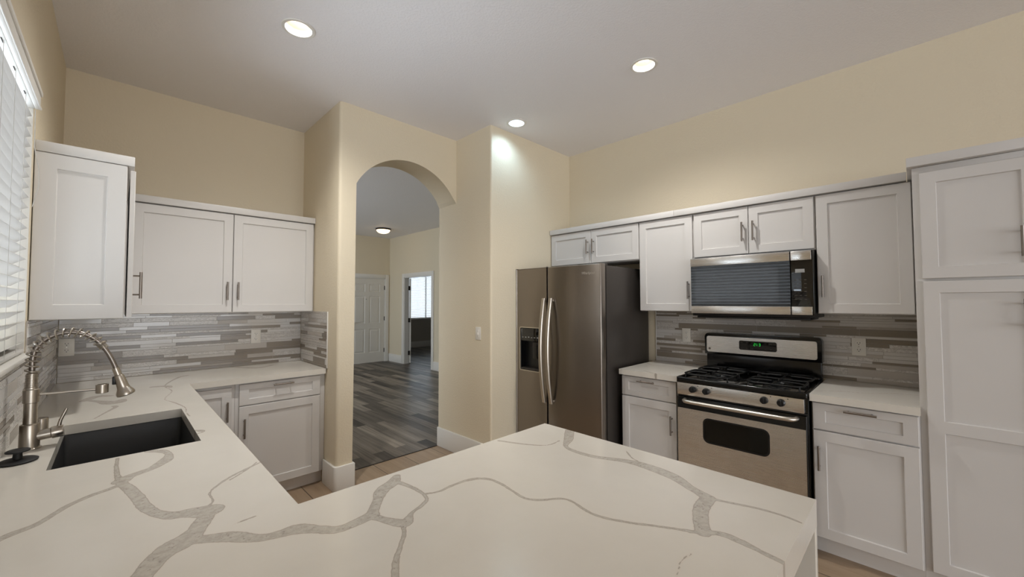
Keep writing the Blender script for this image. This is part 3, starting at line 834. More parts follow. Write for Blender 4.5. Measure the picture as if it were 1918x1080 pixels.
PY0, PY1, PX1, LX, BY = .203, 1.157, 1.344, .352, 3.353
top = slab('countertop', [(XL + .002, LX, PY0, YB - .009), (LX, X1 - .009, BY, YB - .009), (LX, PX1, PY0, PY1)], (SX0, SX1, SY0, SY1), CT,
           lambda x, y: .845 if y < 1.45 else .8735, .0048, VEINS)
tag(top, 'white grey-veined quartz counter wrapping sink, corner and peninsula', 'countertop')
b = MB(); b.box(PX1 - .030, PX1, PY0, PY1 - .002, .002, .8445, .002)
wf = b.build('waterfall_panel', M['quartz'], top)
at = wf.data.attributes.new('vein', 'FLOAT', 'POINT'); at.data.foreach_set('value', np.full(len(wf.data.vertices), .2, np.float32))
for lab, y0, y1, vv in (('short white quartz counter between fridge and range', 1.2165, 1.677, [[(3.3, 1.68, .002), (3.2, 1.55, .003), (3.25, 1.42, .002), (3.1, 1.22, .002)], [(2.9, 1.5, .002), (2.86, 1.40, .003), (2.84, 1.35, .002)]]),
                        ('short white quartz counter between range and pantry', .0015, .4500, [[(2.95, .45, .002), (3.05, .33, .003), (3.10, .2, .002), (3.2, .1, .003), (3.22, 0, .002)], [(3.3, .44, .002), (3.35, .2, .003)]])):
    tag(slab('countertop', [(2.849, XR - .009, y0, y1)], None, CT, lambda x, y: .8735, .006, vv), lab, 'countertop')

# ================================================================== BACKSPLASH MOSAIC
def mosaic(label, tf, a0, a1, strips, seed, trim=None):
    """strips: list of (a0, a1, c0, c1) areas to cover; rows run through all of them."""
    rnd = random.Random(seed)
    r = thing('backsplash', label, 'backsplash', tf((a0 + a1) / 2, 0, min(s[2] for s in strips)), 'linear mosaic backsplashes')
    g = MB(tf)
    for s0, s1, h0, h1 in strips: g.box(s0, s1, .0008, .005, h0, h1)
    g.build('grout', M['grout'], r, smooth=0)
    lo, hi = min(s[2] for s in strips), max(s[3] for s in strips)
    t = MB(tf); tones = []
    for k in ('tile_taupe', 'tile_pale', 'tile_marble', 'tile_stone'): t.mat(M[k])
    z = lo + .0012; gap = .0013
    while z < hi - .004:
        h = rnd.choice((.0145, .0145, .0215, .0215, .0300, .0440))
        z1 = min(z + h, hi - .001)
        if hi - z1 < .006: z1 = hi - .001
        a = a0 - rnd.uniform(0, .15)
        dark = rnd.random() < .34
        while a < a1:
            if dark: L = rnd.uniform(.10, .26) if h < .02 else rnd.uniform(.18, .62)
            else: L = rnd.choice((.15, .20, .30, .30, .45))
            e = a + L
            m = 0 if dark else rnd.choices((1, 2, 3), (5, 4, 1.6))[0]
            tn = rnd.random()
            for s0, s1, h0, h1 in strips:
                x0, x1, y0, y1 = max(a, s0), min(e - gap, s1), max(z, h0), min(z1, h1)
                if x1 - x0 > .003 and y1 - y0 > .003:
                    t.mi = m; n0 = len(t.bm.verts)
                    d = .0072 + rnd.uniform(0, .0006)
                    ev = .0006
                    v = [(x0, .004, y0), (x1, .004, y0), (x1, .004, y1), (x0, .004, y1), (x0 + ev, d, y0 + ev), (x1 - ev, d, y0 + ev), (x1 - ev, d, y1 - ev), (x0 + ev, d, y1 - ev)]
                    t._add(v, [(4, 5, 6, 7), (0, 1, 5, 4), (1, 2, 6, 5), (2, 3, 7, 6), (3, 0, 4, 7)])
                    tones += [tn] * (len(t.bm.verts) - n0)
            a = e
            dark = rnd.random() < (.14 if dark else .33)
        z = z1 + gap
    o = t.build('tile_sheet', None, r, smooth=0)
    at = o.data.attributes.new('tone', 'FLOAT', 'POINT'); at.data.foreach_set('value', np.array(tones, np.float32))
    if trim:
        b = MB(tf); b.box(*trim, .001); b.build('edge_trim', M['trim'], r)
    return r
TZ0, TZ1 = CT + .0012, UB - .001
mosaic('grey and taupe linear mosaic on the back wall above the counter', face_ny(YB), XL + .010, X1 - .009, [(XL + .010, X1 - .009, TZ0, TZ1)], 11)
mosaic('narrow return of grey mosaic on the pillar side', face_nx(X1), 3.345, YB - .009, [(3.345, YB - .009, TZ0, TZ1 + .003)], 23, (3.338, 3.3448, .0008, .009, TZ0, TZ1 + .003))
mosaic('grey mosaic under and beside the sink window', face_px(XL), .60, YB - .009, [(.60, WY1 + .010, TZ0, WZ0 - .016), (WY1 + .014, YB - .009, TZ0, TZ1)], 37)
mosaic('grey mosaic behind range between fridge and pantry', face_nx(XR), .001, 1.668, [(.001, 1.6675, TZ0, TZ1)], 52, (1.668, 1.674, .0008, .009, TZ0, TZ1))

# ================================================================== RANGE
R = thing('gas_range', 'stainless and black gas range with four burners and green clock', 'stove', (3.14, .833, 0))
RY0, RY1 = .4565, 1.2095
b = MB(); b.box(2.866, 3.455, RY0, RY1, .03, .886, .003)
for y in (.50, 1.16):
    for x in (2.90, 3.42): b.lathe([(.018, .001), (.018, .03)], (x, y, 0), 'z', 12)
b.build('body', M['black'], R)
b = MB(); b.box(2.835, 3.40, RY0, RY1, .8865, .902, .003)
b.box(2.826, 2.852, RY0, RY1, .882, .917, .007, 3); b.box(2.852, 3.40, RY0, RY0 + .016, .900, .917, .005); b.box(2.852, 3.40, RY1 - .016, RY1, .900, .917, .005)
b.box(2.852, 3.37, .80, .866, .9015, .906, .002)
ck = b.build('cooktop', M['black'], R)
BURN = [(2.985, 1.030), (3.235, 1.030), (2.985, .636), (3.235, .636)]
for i, (x, y) in enumerate(BURN):
    k = .9 + .25 * (i % 2)
    b = MB(); b.lathe([(.078, .9022), (.076, .9045), (.052, .9035), (.050, .909), (.036 * k, .911), (.036 * k, .921), (.030 * k, .925), (0, .926)], (x, y, 0), 'z', 28)
    b.build('burner', M['iron'], R)
for x, y in BURN:
    b = MB(); hx_, hy_ = .118, .150; z = .937
    b.tube([(x + px, y + py, z) for px, py in rrect(-hx_, hx_, -hy_, hy_, .055, 5)], .0060, 8, close=True)
    for dx, dy in ((1, 0), (-1, 0), (0, 1), (0, -1)):
        b.tube([(x + dx * hx_, y + dy * hy_, z), (x + dx * hx_ * .6, y + dy * hy_ * .6, z + .004), (x + dx * .028, y + dy * .028, z + .004)], .0055, 8)
    for sx in (-1, 1):
        for sy in (-1, 1): b.tube([(x + sx * hx_ * .86, y + sy * hy_ * .89, z), (x + sx * hx_ * .90, y + sy * hy_ * .92, .9035)], .0055, 8)
    b.build('grate', M['iron'], R)
# control panel with knobs
b = MB(); b.box(2.829, 2.862, .4720, 1.2060, .797, .8795, .003); cp = b.build('control_panel', M['steel'], R)
b = MB(); b.box(2.8275, 2.829, .4730, .478, .798, .879, .0003)
for y in (1.098, 1.010, .672, .584):
    b = MB(); b.lathe([(.0225, 2.8285), (.0215, 2.818), (.019, 2.806), (.017, 2.803), (0, 2.803)], (0, y, .842), 'x', 28)
    b.box(2.797, 2.806, y - .005, y + .005, .824, .860, .002)
    b.build('knob', M['black_matte'], R)
    b = MB(); b.box(2.8282, 2.8289, y - .037, y - .030, .866, .8705); b.build('dial_mark', M['tick'], cp, smooth=0)
b = MB(); b.box(2.838, 2.864, .462, 1.204, .786, .7965, .001); b.build('vent_gap', M['black_matte'], R)
# oven door
b = MB(); b.box(2.828, 2.864, .4610, 1.2050, .205, .784, .005); od = b.build('oven_door', M['black'], R)
b = MB(); holed(b, [(.4660, .208), (1.2030, .208), (1.2030, .7065), (.4660, .7065)], [rrect(.650, 1.030, .505, .662, .035)], 2.8245, .0033, 'x')
b.build('door_skin', M['steel'], od, smooth=30)
b = MB(); b.prism(rrect(.650, 1.030, .505, .662, .035), 'x', 2.8262, 2.8279); b.build('oven_window', M['oven_glass'], od)
b = MB(); holed(b, rrect(.646, 1.034, .501, .666, .038), [rrect(.656, 1.024, .511, .656, .030)], 2.8236, .0009, 'x'); b.build('window_seal', M['black_matte'], od)
hp = [(2.828, 1.152, .764), (2.805, 1.150, .764), (2.785, 1.138, .764)] + [(2.776 - .006 * math.sin(PI * k / 12), 1.120 - .58 * k / 12, .764) for k in range(13)] + [(2.785, .522, .764), (2.805, .510, .764), (2.828, .508, .764)]
b = MB(); b.tube(hp, .0125, 14); b.build('handle', M['handle_steel'], od)
b = MB(); b.box(2.8265, 2.864, .4630, 1.2030, .055, .200, .004); b.build('drawer', M['steel'], R)
# backguard
b = MB(); b.box(3.398, 3.455, .4640, 1.2020, .887, 1.05, .004); b.box(3.371, 3.4005, .470, 1.196, .9025, .932, .010, 3)
bg = b.build('backguard', M['black'], R)
top_poly = [(RY0, 1.030), (RY1, 1.030)] + [(RY1 - .03 + .03 * math.cos(t), 1.166 + .03 * math.sin(t)) for t in [PI / 2 * k / 6 for k in range(7)]] + [(RY0 + .03 - .03 * math.sin(t), 1.166 + .03 * math.cos(t)) for t in [PI / 2 * k / 6 for k in range(7)]]
b = MB(); b.prism(top_poly, 'x', 3.374, 3.455, .006, 2); b.build('control_hood', M['black'], bg)
b = MB(); b.prism(rrect(.482, 1.192, 1.048, 1.172, .014), 'x', 3.3695, 3.3745, .001, 1); b.build('control_face', M['steel'], bg)
b = MB(); b.prism(rrect(.714, .958, 1.081, 1.150, .012), 'x', 3.3680, 3.3696); b.build('display', M['glass_black'], bg)
seg = {'2': 'abged', '1': 'bc', '3': 'abgcd'}
def digit(b, ch, y, z, w, h, t):
    q = {'a': (0, h, 1), 'd': (0, 0, 1), 'g': (0, h / 2, 1), 'b': (w, h * .75, 0), 'c': (w, h * .25, 0), 'f': (0, h * .75, 0), 'e': (0, h * .25, 0)}
    for s in seg[ch]:
        a, c, hor = q[s]
        if hor: b.box(3.3672, 3.3679, y - w + t * .6, y - t * .6, z + c - t / 2, z + c + t / 2)
        else: b.box(3.3672, 3.3679, y - a - t / 2, y - a + t / 2, z + c - h * .22, z + c + h * .22)
for ch, y, w_ in (('2', .8600, .011), ('1', .8420, .004), ('3', .8280, .011)):
    b = MB(); digit(b, ch, y, 1.116, w_, .019, .0026); b.build('clock_digit', M['digit'], bg, smooth=0)
for z in (1.121, 1.130):
    b = MB(); b.box(3.3672, 3.3679, .8445, .8465, z - .0012, z + .0012); b.build('colon_dot', M['digit'], bg, smooth=0)
for y in (.940, .905, .870, .785, .750):
    for z in (1.094, 1.136):
        b = MB(); b.box(3.3674, 3.3679, y - .006, y + .006, z - .002, z + .002); b.build('button', M['tick'], bg, smooth=0)
b = MB(); b.lathe([(.0088, 3.3694), (.0088, 3.3685), (0, 3.3685)], (0, 1.171, 1.073), 'x', 24); eb = b.build('emblem', M['tick'], bg)
b = MB(); b.tube([(3.3684, 1.171 + .0066 * math.cos(t), 1.073 + .0066 * math.sin(t)) for t in [2 * PI * k / 20 for k in range(20)]], .0006, 6, close=True)
b.tube([(3.3684, 1.173, 1.076), (3.3684, 1.168, 1.075), (3.3684, 1.1685, 1.071), (3.3684, 1.172, 1.070), (3.3684, 1.174, 1.073)], .0006, 6); b.build('emblem_ring', M['chrome_text'], eb)

# ================================================================== MICROWAVE
W = thing('microwave', 'stainless over-the-range microwave hanging under the short cabinet', 'microwave', (3.3, .83, 1.335))
MY0, MY1 = .4530, 1.2080
b = MB(); b.box(3.138, 3.486, MY0, MY1, 1.338, 1.7705, .003); b.build('body', M['black_matte'], W)
b = MB(); b.box(3.15, 3.45, .48, 1.18, 1.322, 1.337, .004); b.build('grease_vent', M['black_matte'], W)
b = MB(); b.box(3.112, 3.137, .5760, 1.2070, 1.357, 1.769, .003); md = b.build('door', M['glass_black'], W)
for nm, z0, z1 in (('top_trim', 1.708, 1.7685), ('bottom_trim', 1.3575, 1.411)):
    b = MB(); b.box(3.1045, 3.1195, .5765, 1.2072, z0, z1, .003); b.build(nm, M['steel'], md)
b = MB(); b.box(3.1105, 3.1118, .5772, 1.2065, 1.4115, 1.7075); pn = b.build('door_glass', M['glass_black'], md, smooth=0)
b = MB(); b.prism(rrect(.640, 1.175, 1.438, 1.672, .010), 'x', 3.1098, 3.1104); b.build('mesh_window', M['mesh_window'], md, smooth=0)
b = MB(); b.box(3.112, 3.137, .4535, .5720, 1.357, 1.769, .003); cp = b.build('control_panel', M['glass_black'], W)
for nm, z0, z1 in (('top_trim', 1.708, 1.7685), ('bottom_trim', 1.3575, 1.411)):
    b = MB(); b.box(3.1045, 3.1195, .4620, .5715, z0, z1, .003); b.build(nm, M['steel'], cp)
b = MB(); b.box(3.1102, 3.1119, .4980, .5480, 1.628, 1.652, .0005); b.build('display', M['lcd'], cp)
for i in range(3):
    for j in range(6):
        b = MB(); b.box(3.1112, 3.1119, .4900 + .026 * i, .5020 + .026 * i, 1.455 + .025 * j, 1.4585 + .025 * j); b.build('button', M['tick'], cp, smooth=0)

# ================================================================== REFRIGERATOR
F = thing('refrigerator', 'dark stainless side-by-side refrigerator beside the beige wall block', 'refrigerator', (3.06, 2.175, 0))
FY0, FY1, FS = 1.719, 2.631, 2.262
b = MB(); b.box(2.756, 3.455, FY0 + .005, FY1 - .005, .03, 1.733, .006)
for y in (1.78, 2.57):
    for x in (2.80, 3.40): b.lathe([(.02, .001), (.02, .032)], (x, y, 0), 'z', 12)
b.build('body', M['fridge_side'], F)
b = MB(); b.box(2.7385, 2.7555, FY0 + .012, FY1 - .012, .07, 1.725); b.build('gasket', M['black_matte'], F)
b = MB(); b.box(2.700, 2.755, FY0 + .01, FY1 - .01, .012, .055, .003); b.build('toe_grille', M['black_matte'], F)
for y in (FY0 + .05, FY1 - .05):
    b = MB(); b.box(2.70, 2.80, y - .03, y + .03, 1.7345, 1.752, .004); b.build('hinge_cover', M['fridge_side'], F)
b = MB(); b.box(2.666, 2.738, FY0, FS - .002, .06, 1.746, .009, 3); rd = b.build('right_door', M['fridge'], F)
HZ = rrect(2.352, 2.592, .823, 1.214, .012, 4)
b = MB(); holed(b, [(FS + .002, .06), (FY1, .06), (FY1, 1.746), (FS + .002, 1.746)], [HZ], 2.666, .072, 'x')
b.bm.verts.ensure_lookup_table()
be = [e for e in b.bm.edges if len(e.link_faces) == 2 and all(any(abs(v.co.y - q) < 1e-4 for q in (FS + .002, FY1)) or any(abs(v.co.z - q) < 1e-4 for q in (.06, 1.746)) for v in e.verts) and e.calc_face_angle(0) > 1]
b.bevel_edges(be, .007, 3)
ld = b.build('left_door', M['fridge'], F)
b = MB(); holed(b, rrect(2.349, 2.595, .820, 1.217, .014, 4), [rrect(2.357, 2.587, .828, 1.209, .009, 4)], 2.6630, .012, 'x'); b.build('dispenser_frame', M['handle_steel'], ld)
b = MB()
b._add([(2.7365, 2.354, .825), (2.7365, 2.590, .825), (2.7365, 2.590, 1.212), (2.7365, 2.354, 1.212), (2.668, 2.354, .825), (2.668, 2.590, .825), (2.668, 2.590, 1.212), (2.668, 2.354, 1.212)], [(0, 1, 2, 3), (0, 1, 5, 4), (1, 2, 6, 5), (2, 3, 7, 6), (3, 0, 4, 7)])
b.build('dispenser_niche', M['black_matte'], ld, smooth=0)
b = MB(); b.box(2.672, 2.730, 2.360, 2.584, 1.090, 1.207, .004); dp = b.build('dispenser_panel', M['glass_black'], ld)
for i in range(6):
    y = 2.562 - .036 * i
    b = MB(); b.box(2.6712, 2.6719, y - .009, y + .007, 1.120 - .002 * (i % 2), 1.124 + .003 * (i % 3)); b.build('icon', M['lcd'], dp, smooth=0)
b = MB(); b.box(2.700, 2.728, 2.40, 2.470, .93, 1.085, .008); b.build('dispenser_paddle', M['black'], ld)
b = MB(); b.box(2.672, 2.734, 2.357, 2.587, .830, .846, .003); b.build('drip_tray', M['fridge_side'], ld)
def flat_bow(parent, y):
    b = MB(); n = 24; hw = .0165; pts = []
    for k in range(n + 1):
        t = k / n; z = .577 + .90 * t; x = 2.646 - .050 * math.sin(PI * t) ** .9
        pts.append((x, z))
    v = []
    for x, z in pts:
        v += [(x - .005, y - hw + .004, z), (x - .005, y + hw - .004, z), (x, y + hw, z), (x + .010, y + hw, z), (x + .010, y - hw, z), (x, y - hw, z)]
    f = []
    for k in range(n):
        for q in range(6): f.append((k * 6 + q, k * 6 + (q + 1) % 6, k * 6 + 6 + (q + 1) % 6, k * 6 + 6 + q))
    f += [tuple(range(6)), tuple(range(n * 6, n * 6 + 6))]
    b._add(v, f)
    for z in (.592, 1.462): b.box(2.643, 2.6665, y - .010, y + .010, z - .013, z + .013, .003)
    b.build('handle', M['handle_steel'], parent, smooth=50)
flat_bow(ld, FS + .027); flat_bow(rd, FS - .050)
fc = bpy.data.curves.new('badge', 'FONT'); fc.body = 'Whirlpool'; fc.size = .030; fc.extrude = .0006; fc.align_x = 'CENTER'
to = bpy.data.objects.new('badge_text', fc)
to.matrix_world = Matrix(((0, 0, -1, 0), (-1, 0, 0, 0), (0, 1, 0, 0), (0, 0, 0, 1)))
C.objects.link(to); bpy.context.view_layer.update()
tm = bpy.data.meshes.new_from_object(to.evaluated_get(bpy.context.evaluated_depsgraph_get()))
tm.transform(to.matrix_world); bpy.data.objects.remove(to)
tm.materials.clear(); tm.materials.append(M['chrome_text'])
link('badge', tm, (2.6653, 1.835, 1.664), rd)

# ================================================================== SINK AND FAUCET
S = thing('sink', 'dark graphite undermount sink below the window', 'sink', ((SX0 + SX1) / 2, (SY0 + SY1) / 2, .66))
q = .004; x0, x1, y0, y1 = SX0 - q, SX1 + q, SY0 - q, SY1 + q; zt, zb = .8725, .665
def ringpts(d, z): return [(a, c, z) for a, c in rrect(x0 + d, x1 - d, y0 + d, y1 - d, .018 if d >= 0 else .02, 5)]
def loft(b, loops, cap=True):
    n = len(loops[0]); v = [p for l in loops for p in l]; f = []
    for k in range(len(loops) - 1):
        for i in range(n): f.append((k * n + i, k * n + (i + 1) % n, k * n + n + (i + 1) % n, k * n + n + i))
    if cap: f.append(tuple(range((len(loops) - 1) * n, len(loops) * n)))
    b._add(v, f)
b = MB(); loft(b, [ringpts(-.025, zt), ringpts(0, zt), ringpts(.002, zt - .004), ringpts(.006, zb + .03), ringpts(.014, zb + .008), ringpts(.03, zb)])
b.build('basin', M['sink'], S)
b = MB(); b.lathe([(.055, zb + .0006), (.053, zb + .003), (.040, zb + .002), (.036, zb - .003), (0, zb - .003)], (.02, 2.275, 0), 'z', 32); b.build('drain', M['nickel'], S)

FXc, FYc = -.213, 2.278
T = thing('faucet', 'brushed nickel spring pull-down faucet behind the sink', 'faucet', (FXc, FYc, CT))
def at(dx, z): return (FXc + dx, FYc, z)
b = MB(); b.lathe([(.030, CT + .001), (.030, CT + .004), (.0265, CT + .007), (.0255, 1.000), (.0240, 1.004), (.0178, 1.006), (.0178, 1.085)], (FXc, FYc, 0), 'z', 32); b.build('body', M['nickel'], T)
b = MB(); b.lathe([(.0185, 1.080), (.0212, 1.082), (.0212, 1.128), (.0175, 1.131), (.0170, 1.136)], (FXc, FYc, 0), 'z', 32); b.build('collar', M['nickel'], T)
b = MB()
pr = [(.0140, 1.130)]
for k in range(9): pr += [(.0160, 1.136 + k * .0056), (.0160, 1.1385 + k * .0056), (.0140, 1.1392 + k * .0056), (.0140, 1.1414 + k * .0056)]
b.lathe(pr + [(.010, 1.190)], (FXc, FYc, 0), 'z', 28); b.build('ribbed_sleeve', M['nickel'], T)
ctrl = [(0, 1.180), (0, 1.212), (.001, 1.245), (.008, 1.278), (.030, 1.309), (.062, 1.327), (.097, 1.331), (.132, 1.320), (.160, 1.298), (.182, 1.266), (.200, 1.230), (.214, 1.192), (.220, 1.172)]
def dense(P, n):
    out = []
    P = [np.array(p) for p in P]
    for i in range(len(P) - 1):
        p0, p1, p2, p3 = P[max(i - 1, 0)], P[i], P[i + 1], P[min(i + 2, len(P) - 1)]
        for k in range(n):
            t = k / n; out.append(.5 * (2 * p1 + (p2 - p0) * t + (2 * p0 - 5 * p1 + 4 * p2 - p3) * t * t + (3 * p1 - p0 - 3 * p2 + p3) * t ** 3))
    return out + [P[-1]]
hose = dense(ctrl, 8)
b = MB(); b.tube([at(*p) for p in hose], .0082, 14); b.build('hose', M['pull'], T)
ln = [0]
for p, c in zip(hose, hose[1:]): ln.append(ln[-1] + float(np.hypot(*(c - p))))
def coil(l0, l1, pitch, r):
    out = []; n = int((l1 - l0) / pitch * 16)
    for k in range(n + 1):
        s = l0 + (l1 - l0) * k / n; i = max(j for j in range(len(ln)) if ln[j] <= s + 1e-9); i = min(i, len(ln) - 2)
        f = (s - ln[i]) / (ln[i + 1] - ln[i]); p = hose[i] + (hose[i + 1] - hose[i]) * f
        d = (hose[i + 1] - hose[i]); d /= np.hypot(*d); nn = np.array((-d[1], d[0])); a = 2 * PI * s / pitch
        o = nn * math.cos(a) * r; out.append((FXc + p[0] + o[0], FYc + math.sin(a) * r, p[1] + o[1]))
    return out
LE = ln[int(len(ln) * .74)]
b = MB(); b.tube(coil(.008, LE - .012, .0190, .0165), .0027, 8); b.build('spring', M['nickel'], T)
b = MB(); b.tube(coil(LE - .018, LE + .006, .0046, .0125), .0022, 8); b.build('spring_end', M['nickel'], T)
hd = np.array((.034, -.112)); hd /= np.hypot(*hd); h0 = np.array((.219, 1.174))
def hp_(s): p = h0 + hd * s; return at(p[0], p[1])
b = MB(); b.tube([hp_(s) for s in (-.008, 0, .022, .023, .030, .070, .080, .090, .098, .106, .108)], [.0105, .0115, .0115, .0140, .0160, .0185, .0200, .0255, .0290, .0290, .0270], 28); sh = b.build('spray_head', M['nickel'], T)
b = MB(); p = h0 + hd * .035 - np.array((-hd[1], hd[0])) * -.0165 * -1
b = MB(); pc = hp_(.045); b.box(pc[0] - .024, pc[0] - .013, pc[1] - .007, pc[1] + .007, pc[2] - .016, pc[2] + .016, .003); b.build('spray_button', M['black_matte'], sh)
b = MB(); b.tube([hp_(.1075), hp_(.1095)], .0235, 28); b.build('spray_face', M['black_matte'], sh)
b = MB(); b.tube([at(.016, 1.108), at(.165, 1.104)], .0042, 12)
b.lathe([(.0175, 1.088), (.0190, 1.089), (.0190, 1.121), (.0175, 1.122), (.0155, 1.121), (.0155, 1.089), (.0175, 1.088)], (FXc + .181, FYc, 0), 'z', 28)
b.build('docking_arm', M['nickel'], T)
b = MB(); b.tube([at(.018, .958), at(.052, .961)], [.0185, .0185], 24); b.tube([at(.051, .961), at(.054, .9613), at(.080, .964), at(.083, .9643)], [.0185, .0215, .0215, .0200], 24)
b.build('valve', M['nickel'], T)
b = MB(); b.tube([at(.070, .982), at(.074, 1.004), at(.087, 1.040), at(.089, 1.045)], [.006, .0052, .0046, .0035], 14); b.build('lever', M['nickel'], T)
G = MB(); G.lathe([(.024, CT + .001), (.024, CT + .004), (.0205, CT + .006), (.0205, CT + .066), (.0190, CT + .070), (0, CT + .071)], (-.203, 2.475, 0), 'z', 32)
tag(G.build('air_gap_cap', M['nickel']), 'short brushed nickel cap standing behind the faucet', 'air gap')
K = thing('sink_stopper', 'black rubber sink stopper lying on the counter near the faucet', 'sink stopper', (-.222, 2.118, CT))
b = MB(); b.lathe([(.044, CT + .001), (.047, CT + .003), (.047, CT + .0055), (.040, CT + .009), (.014, CT + .012)], (-.222, 2.118, 0), 'z', 40); b.build('disc', M['rubber'], K)
b = MB(); b.lathe([(.0115, CT + .011), (.0105, CT + .030), (.020, CT + .033), (.028, CT + .035), (.028, CT + .039), (.024, CT + .041), (0, CT + .040)], (-.222, 2.118, 0), 'z', 36); b.build('knob', M['rubber'], K)

# ================================================================== WINDOW BLINDS
def blind(name, label, tf, a0, a1, c0, c1, b_mid, tilt, pitch, ladders, valance=None, headrail=.055, slat=.050):
    """Faux-wood venetian blind; b_mid = slat centre line relative to the wall face."""
    r = thing(name, label, 'blind', tf((a0 + a1) / 2, b_mid, c0))
    m = MB(tf); m.box(a0, a1, b_mid - .028, b_mid + .028, c1 - headrail, c1 - .002, .002); m.build('headrail', M['valance'], r)
    if valance:
        m = MB(tf); v0, v1, z0, z1 = valance
        m.box(a0 - .006, a1 + .006, v0, v1, z0, z1, .003); m.box(a0 - .006, a1 + .006, v1 - .001, v1 + .006, z1 - .018, z1, .002); m.box(a0 - .006, a1 + .006, v1 - .001, v1 + .004, z0, z0 + .010, .002)
        m.build('valance', M['valance'], r)
        m = MB(tf)
        for a in ladders: m.box(a - .020, a + .020, b_mid + .018, b_mid + .021, c1 - headrail - .0012, c1 - headrail - .0002)
        m.build('valance_clip', M['slot'], r)
    m = MB(tf); z = c0 + .030; ct, st = math.cos(tilt), math.sin(tilt); n = 0
    while z < c1 - headrail - .012:
        w, t = slat / 2, .0014
        prof = []
        for s in (-1, -.5, 0, .5, 1): prof.append((s * w, .0022 * (1 - s * s) + t))
        for s in (1, .5, 0, -.5, -1): prof.append((s * w, .0022 * (1 - s * s) - t))
        pts = [(b_mid + x * ct + y * st, z - x * st + y * ct) for x, y in prof]
        k = len(pts); v = [(a0 + .004, p, q_) for p, q_ in pts] + [(a1 - .004, p, q_) for p, q_ in pts]
        m._add(v, [(i, (i + 1) % k, k + (i + 1) % k, k + i) for i in range(k)] + [tuple(range(k)), tuple(range(k, 2 * k))])
        z += pitch
    m.build('slat_panel', M['blind'], r, smooth=30)
    for a in ladders:
        m = MB(tf)
        for s in (-1, 1): m.tube([(a, b_mid + s * (slat / 2 * ct + .002), c0 + .012), (a, b_mid + s * (slat / 2 * ct + .002), c1 - headrail)], .0008, 6)
        m.build('ladder_cord', M['cord'], r)
    m = MB(tf); m.box(a0 + .003, a1 - .003, b_mid - .025, b_mid + .025, c0 + .002, c0 + .016, .003); m.build('bottom_rail', M['blind'], r)
    return r
bl = blind('window_blind', 'white faux-wood blind in the window over the sink', face_px(XL), WY0 + .009, WY1 - .009, WZ0 + .010, WZ1 - .007, -.024, math.radians(-34), .0445,
           [1.35, 1.70, 2.05, 2.27, 2.50], valance=(.004, .020, 2.290, 2.368), headrail=.058)
b = MB(); b.tube([(XL + .006, WY1 - .012, 2.285), (XL + .008, WY1 - .012, 2.12), (XL + .022, WY1 - .010, 2.03), (XL + .024, WY1 - .010, 1.95), (XL + .008, WY1 - .014, 1.86)], .0016, 6)
b.build('pull_cord', M['cord'], bl)
blind('window_blind', 'white blind seen through the den doorway', face_ny(YDEN), 6.31, 8.29, .915, 2.375, -.030, math.radians(-12), .044, [6.6, 6.95, 7.4, 7.9])

# ================================================================== ELECTRICAL PLATES
def outlet(label, tf, a, c):
    r = thing('outlet', label, 'outlet', tf(a, .0, c - .057), 'duplex outlets in the mosaic')
    m = MB(tf); m.box(a - .036, a + .036, .0088, .0140, c - .058, c + .058, .002); m.build('plate', M['plate'], r)
    for dz in (-.022, .022):
        m = MB(tf).mat(M['plate']); m.prism([(a + x, c + dz + z) for x, z in rrect(-.0165, .0165, -.0145, .0145, .011, 5)], 'y', .0138, .0156)
        m.mat(M['slot']); m.box(a - .008, a - .0055, .0155, .0160, c + dz - .001, c + dz + .008); m.box(a + .0055, a + .008, .0155, .0160, c + dz - .001, c + dz + .0065)
        m.prism(circle(a, c + dz - .0075, .0028, 12), 'y', .0155, .0160); m.build('receptacle', None, r)
    m = MB(tf); m.prism(circle(a, c, .003, 12), 'y', .0138, .0148); m.build('screw', M['nickel'], r)
outlet('white outlet in the dark corner behind the faucet hose', face_ny(YB), -.228, 1.148)
outlet('white outlet in the back mosaic near the pillar', face_ny(YB), .856, 1.156)
outlet('white outlet between refrigerator and range', face_nx(XR), 1.398, 1.158)
outlet('white outlet between range and pantry', face_nx(XR), .277, 1.146)
sw = thing('light_switch', 'white light switch on the beige wall right of the arch', 'light switch', (X2, 2.81, 1.10))
b = MB(face_nx(X2)); b.box(2.775, 2.847, .0008, .0062, 1.102, 1.218, .002); b.build('plate', M['plate'], sw)
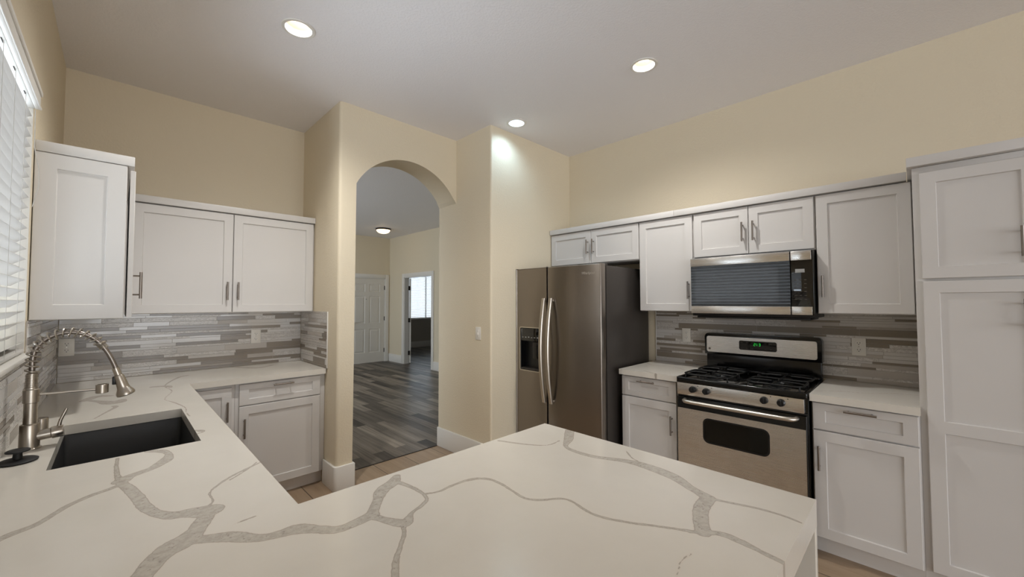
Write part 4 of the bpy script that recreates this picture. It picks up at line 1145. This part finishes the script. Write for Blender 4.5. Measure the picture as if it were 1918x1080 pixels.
b = MB(face_nx(X2)); b.box(2.797, 2.825, .0060, .0085, 1.127, 1.193, .001); b.box(2.805, 2.817, .0080, .0150, 1.146, 1.168, .002); b.build('toggle', M['plate'], sw)

# ================================================================== CEILING LAMPS
def downlight(label, x, y, mat, power, color):
    r = thing('ceiling_downlight', label, 'ceiling light', (x, y, ZC), 'recessed kitchen downlights')
    m = MB(); m.lathe([(.0685, ZC + .075), (.0685, ZC + .002), (.0880, ZC - .0006), (.0880, ZC - .004), (.0850, ZC - .0065), (.0690, ZC - .0050), (.0640, ZC + .004), (.0600, ZC + .072)], (x, y, 0), 'z', 48); m.build('trim_ring', M['trim'], r)
    m = MB(); m.lathe([(.0595, ZC + .070), (.0595, ZC + .058), (.040, ZC + .053), (0, ZC + .051)], (x, y, 0), 'z', 40); m.build('lamp_lens', mat, r)
    if power > 0:
        l = bpy.data.lights.new('downlight_beam', 'SPOT'); l.energy = power; l.color = color; l.shadow_soft_size = .045
        l.spot_size = math.radians(150); l.spot_blend = 1.0
        o = bpy.data.objects.new('downlight_beam', l); C.objects.link(o); o.parent = r; o.location = (0, 0, .030)
WARM, COOL = (1.0, 0.98, 0.94), (0.52, 0.77, 1.0)
downlight('warm recessed ceiling light over the sink side', *LAMPS[0], M['lamp_warm'], LIGHT['warm_sink'], WARM)
downlight('warm recessed ceiling light in front of the microwave', *LAMPS[1], M['lamp_warm'], LIGHT['warm_range'], WARM)
downlight('cool white recessed ceiling light beside the wall block', *LAMPS[2], M['lamp_cool'], LIGHT['cool'], COOL)
H = thing('flush_ceiling_light', 'round flush ceiling light glowing in the hall', 'ceiling light', (4.06, 8.05, ZC))
b = MB(); b.lathe([(.150, ZC - .001), (.158, ZC - .010), (.158, ZC - .028), (.146, ZC - .034), (.140, ZC - .020)], (4.06, 8.05, 0), 'z', 40); b.build('base_ring', M['hinge'], H)
b = MB(); b.lathe([(.143, ZC - .026), (.135, ZC - .052), (.110, ZC - .080), (.070, ZC - .098), (.030, ZC - .106), (0, ZC - .107)], (4.06, 8.05, 0), 'z', 40); b.build('glass_shade', M['hall_lamp'], H)
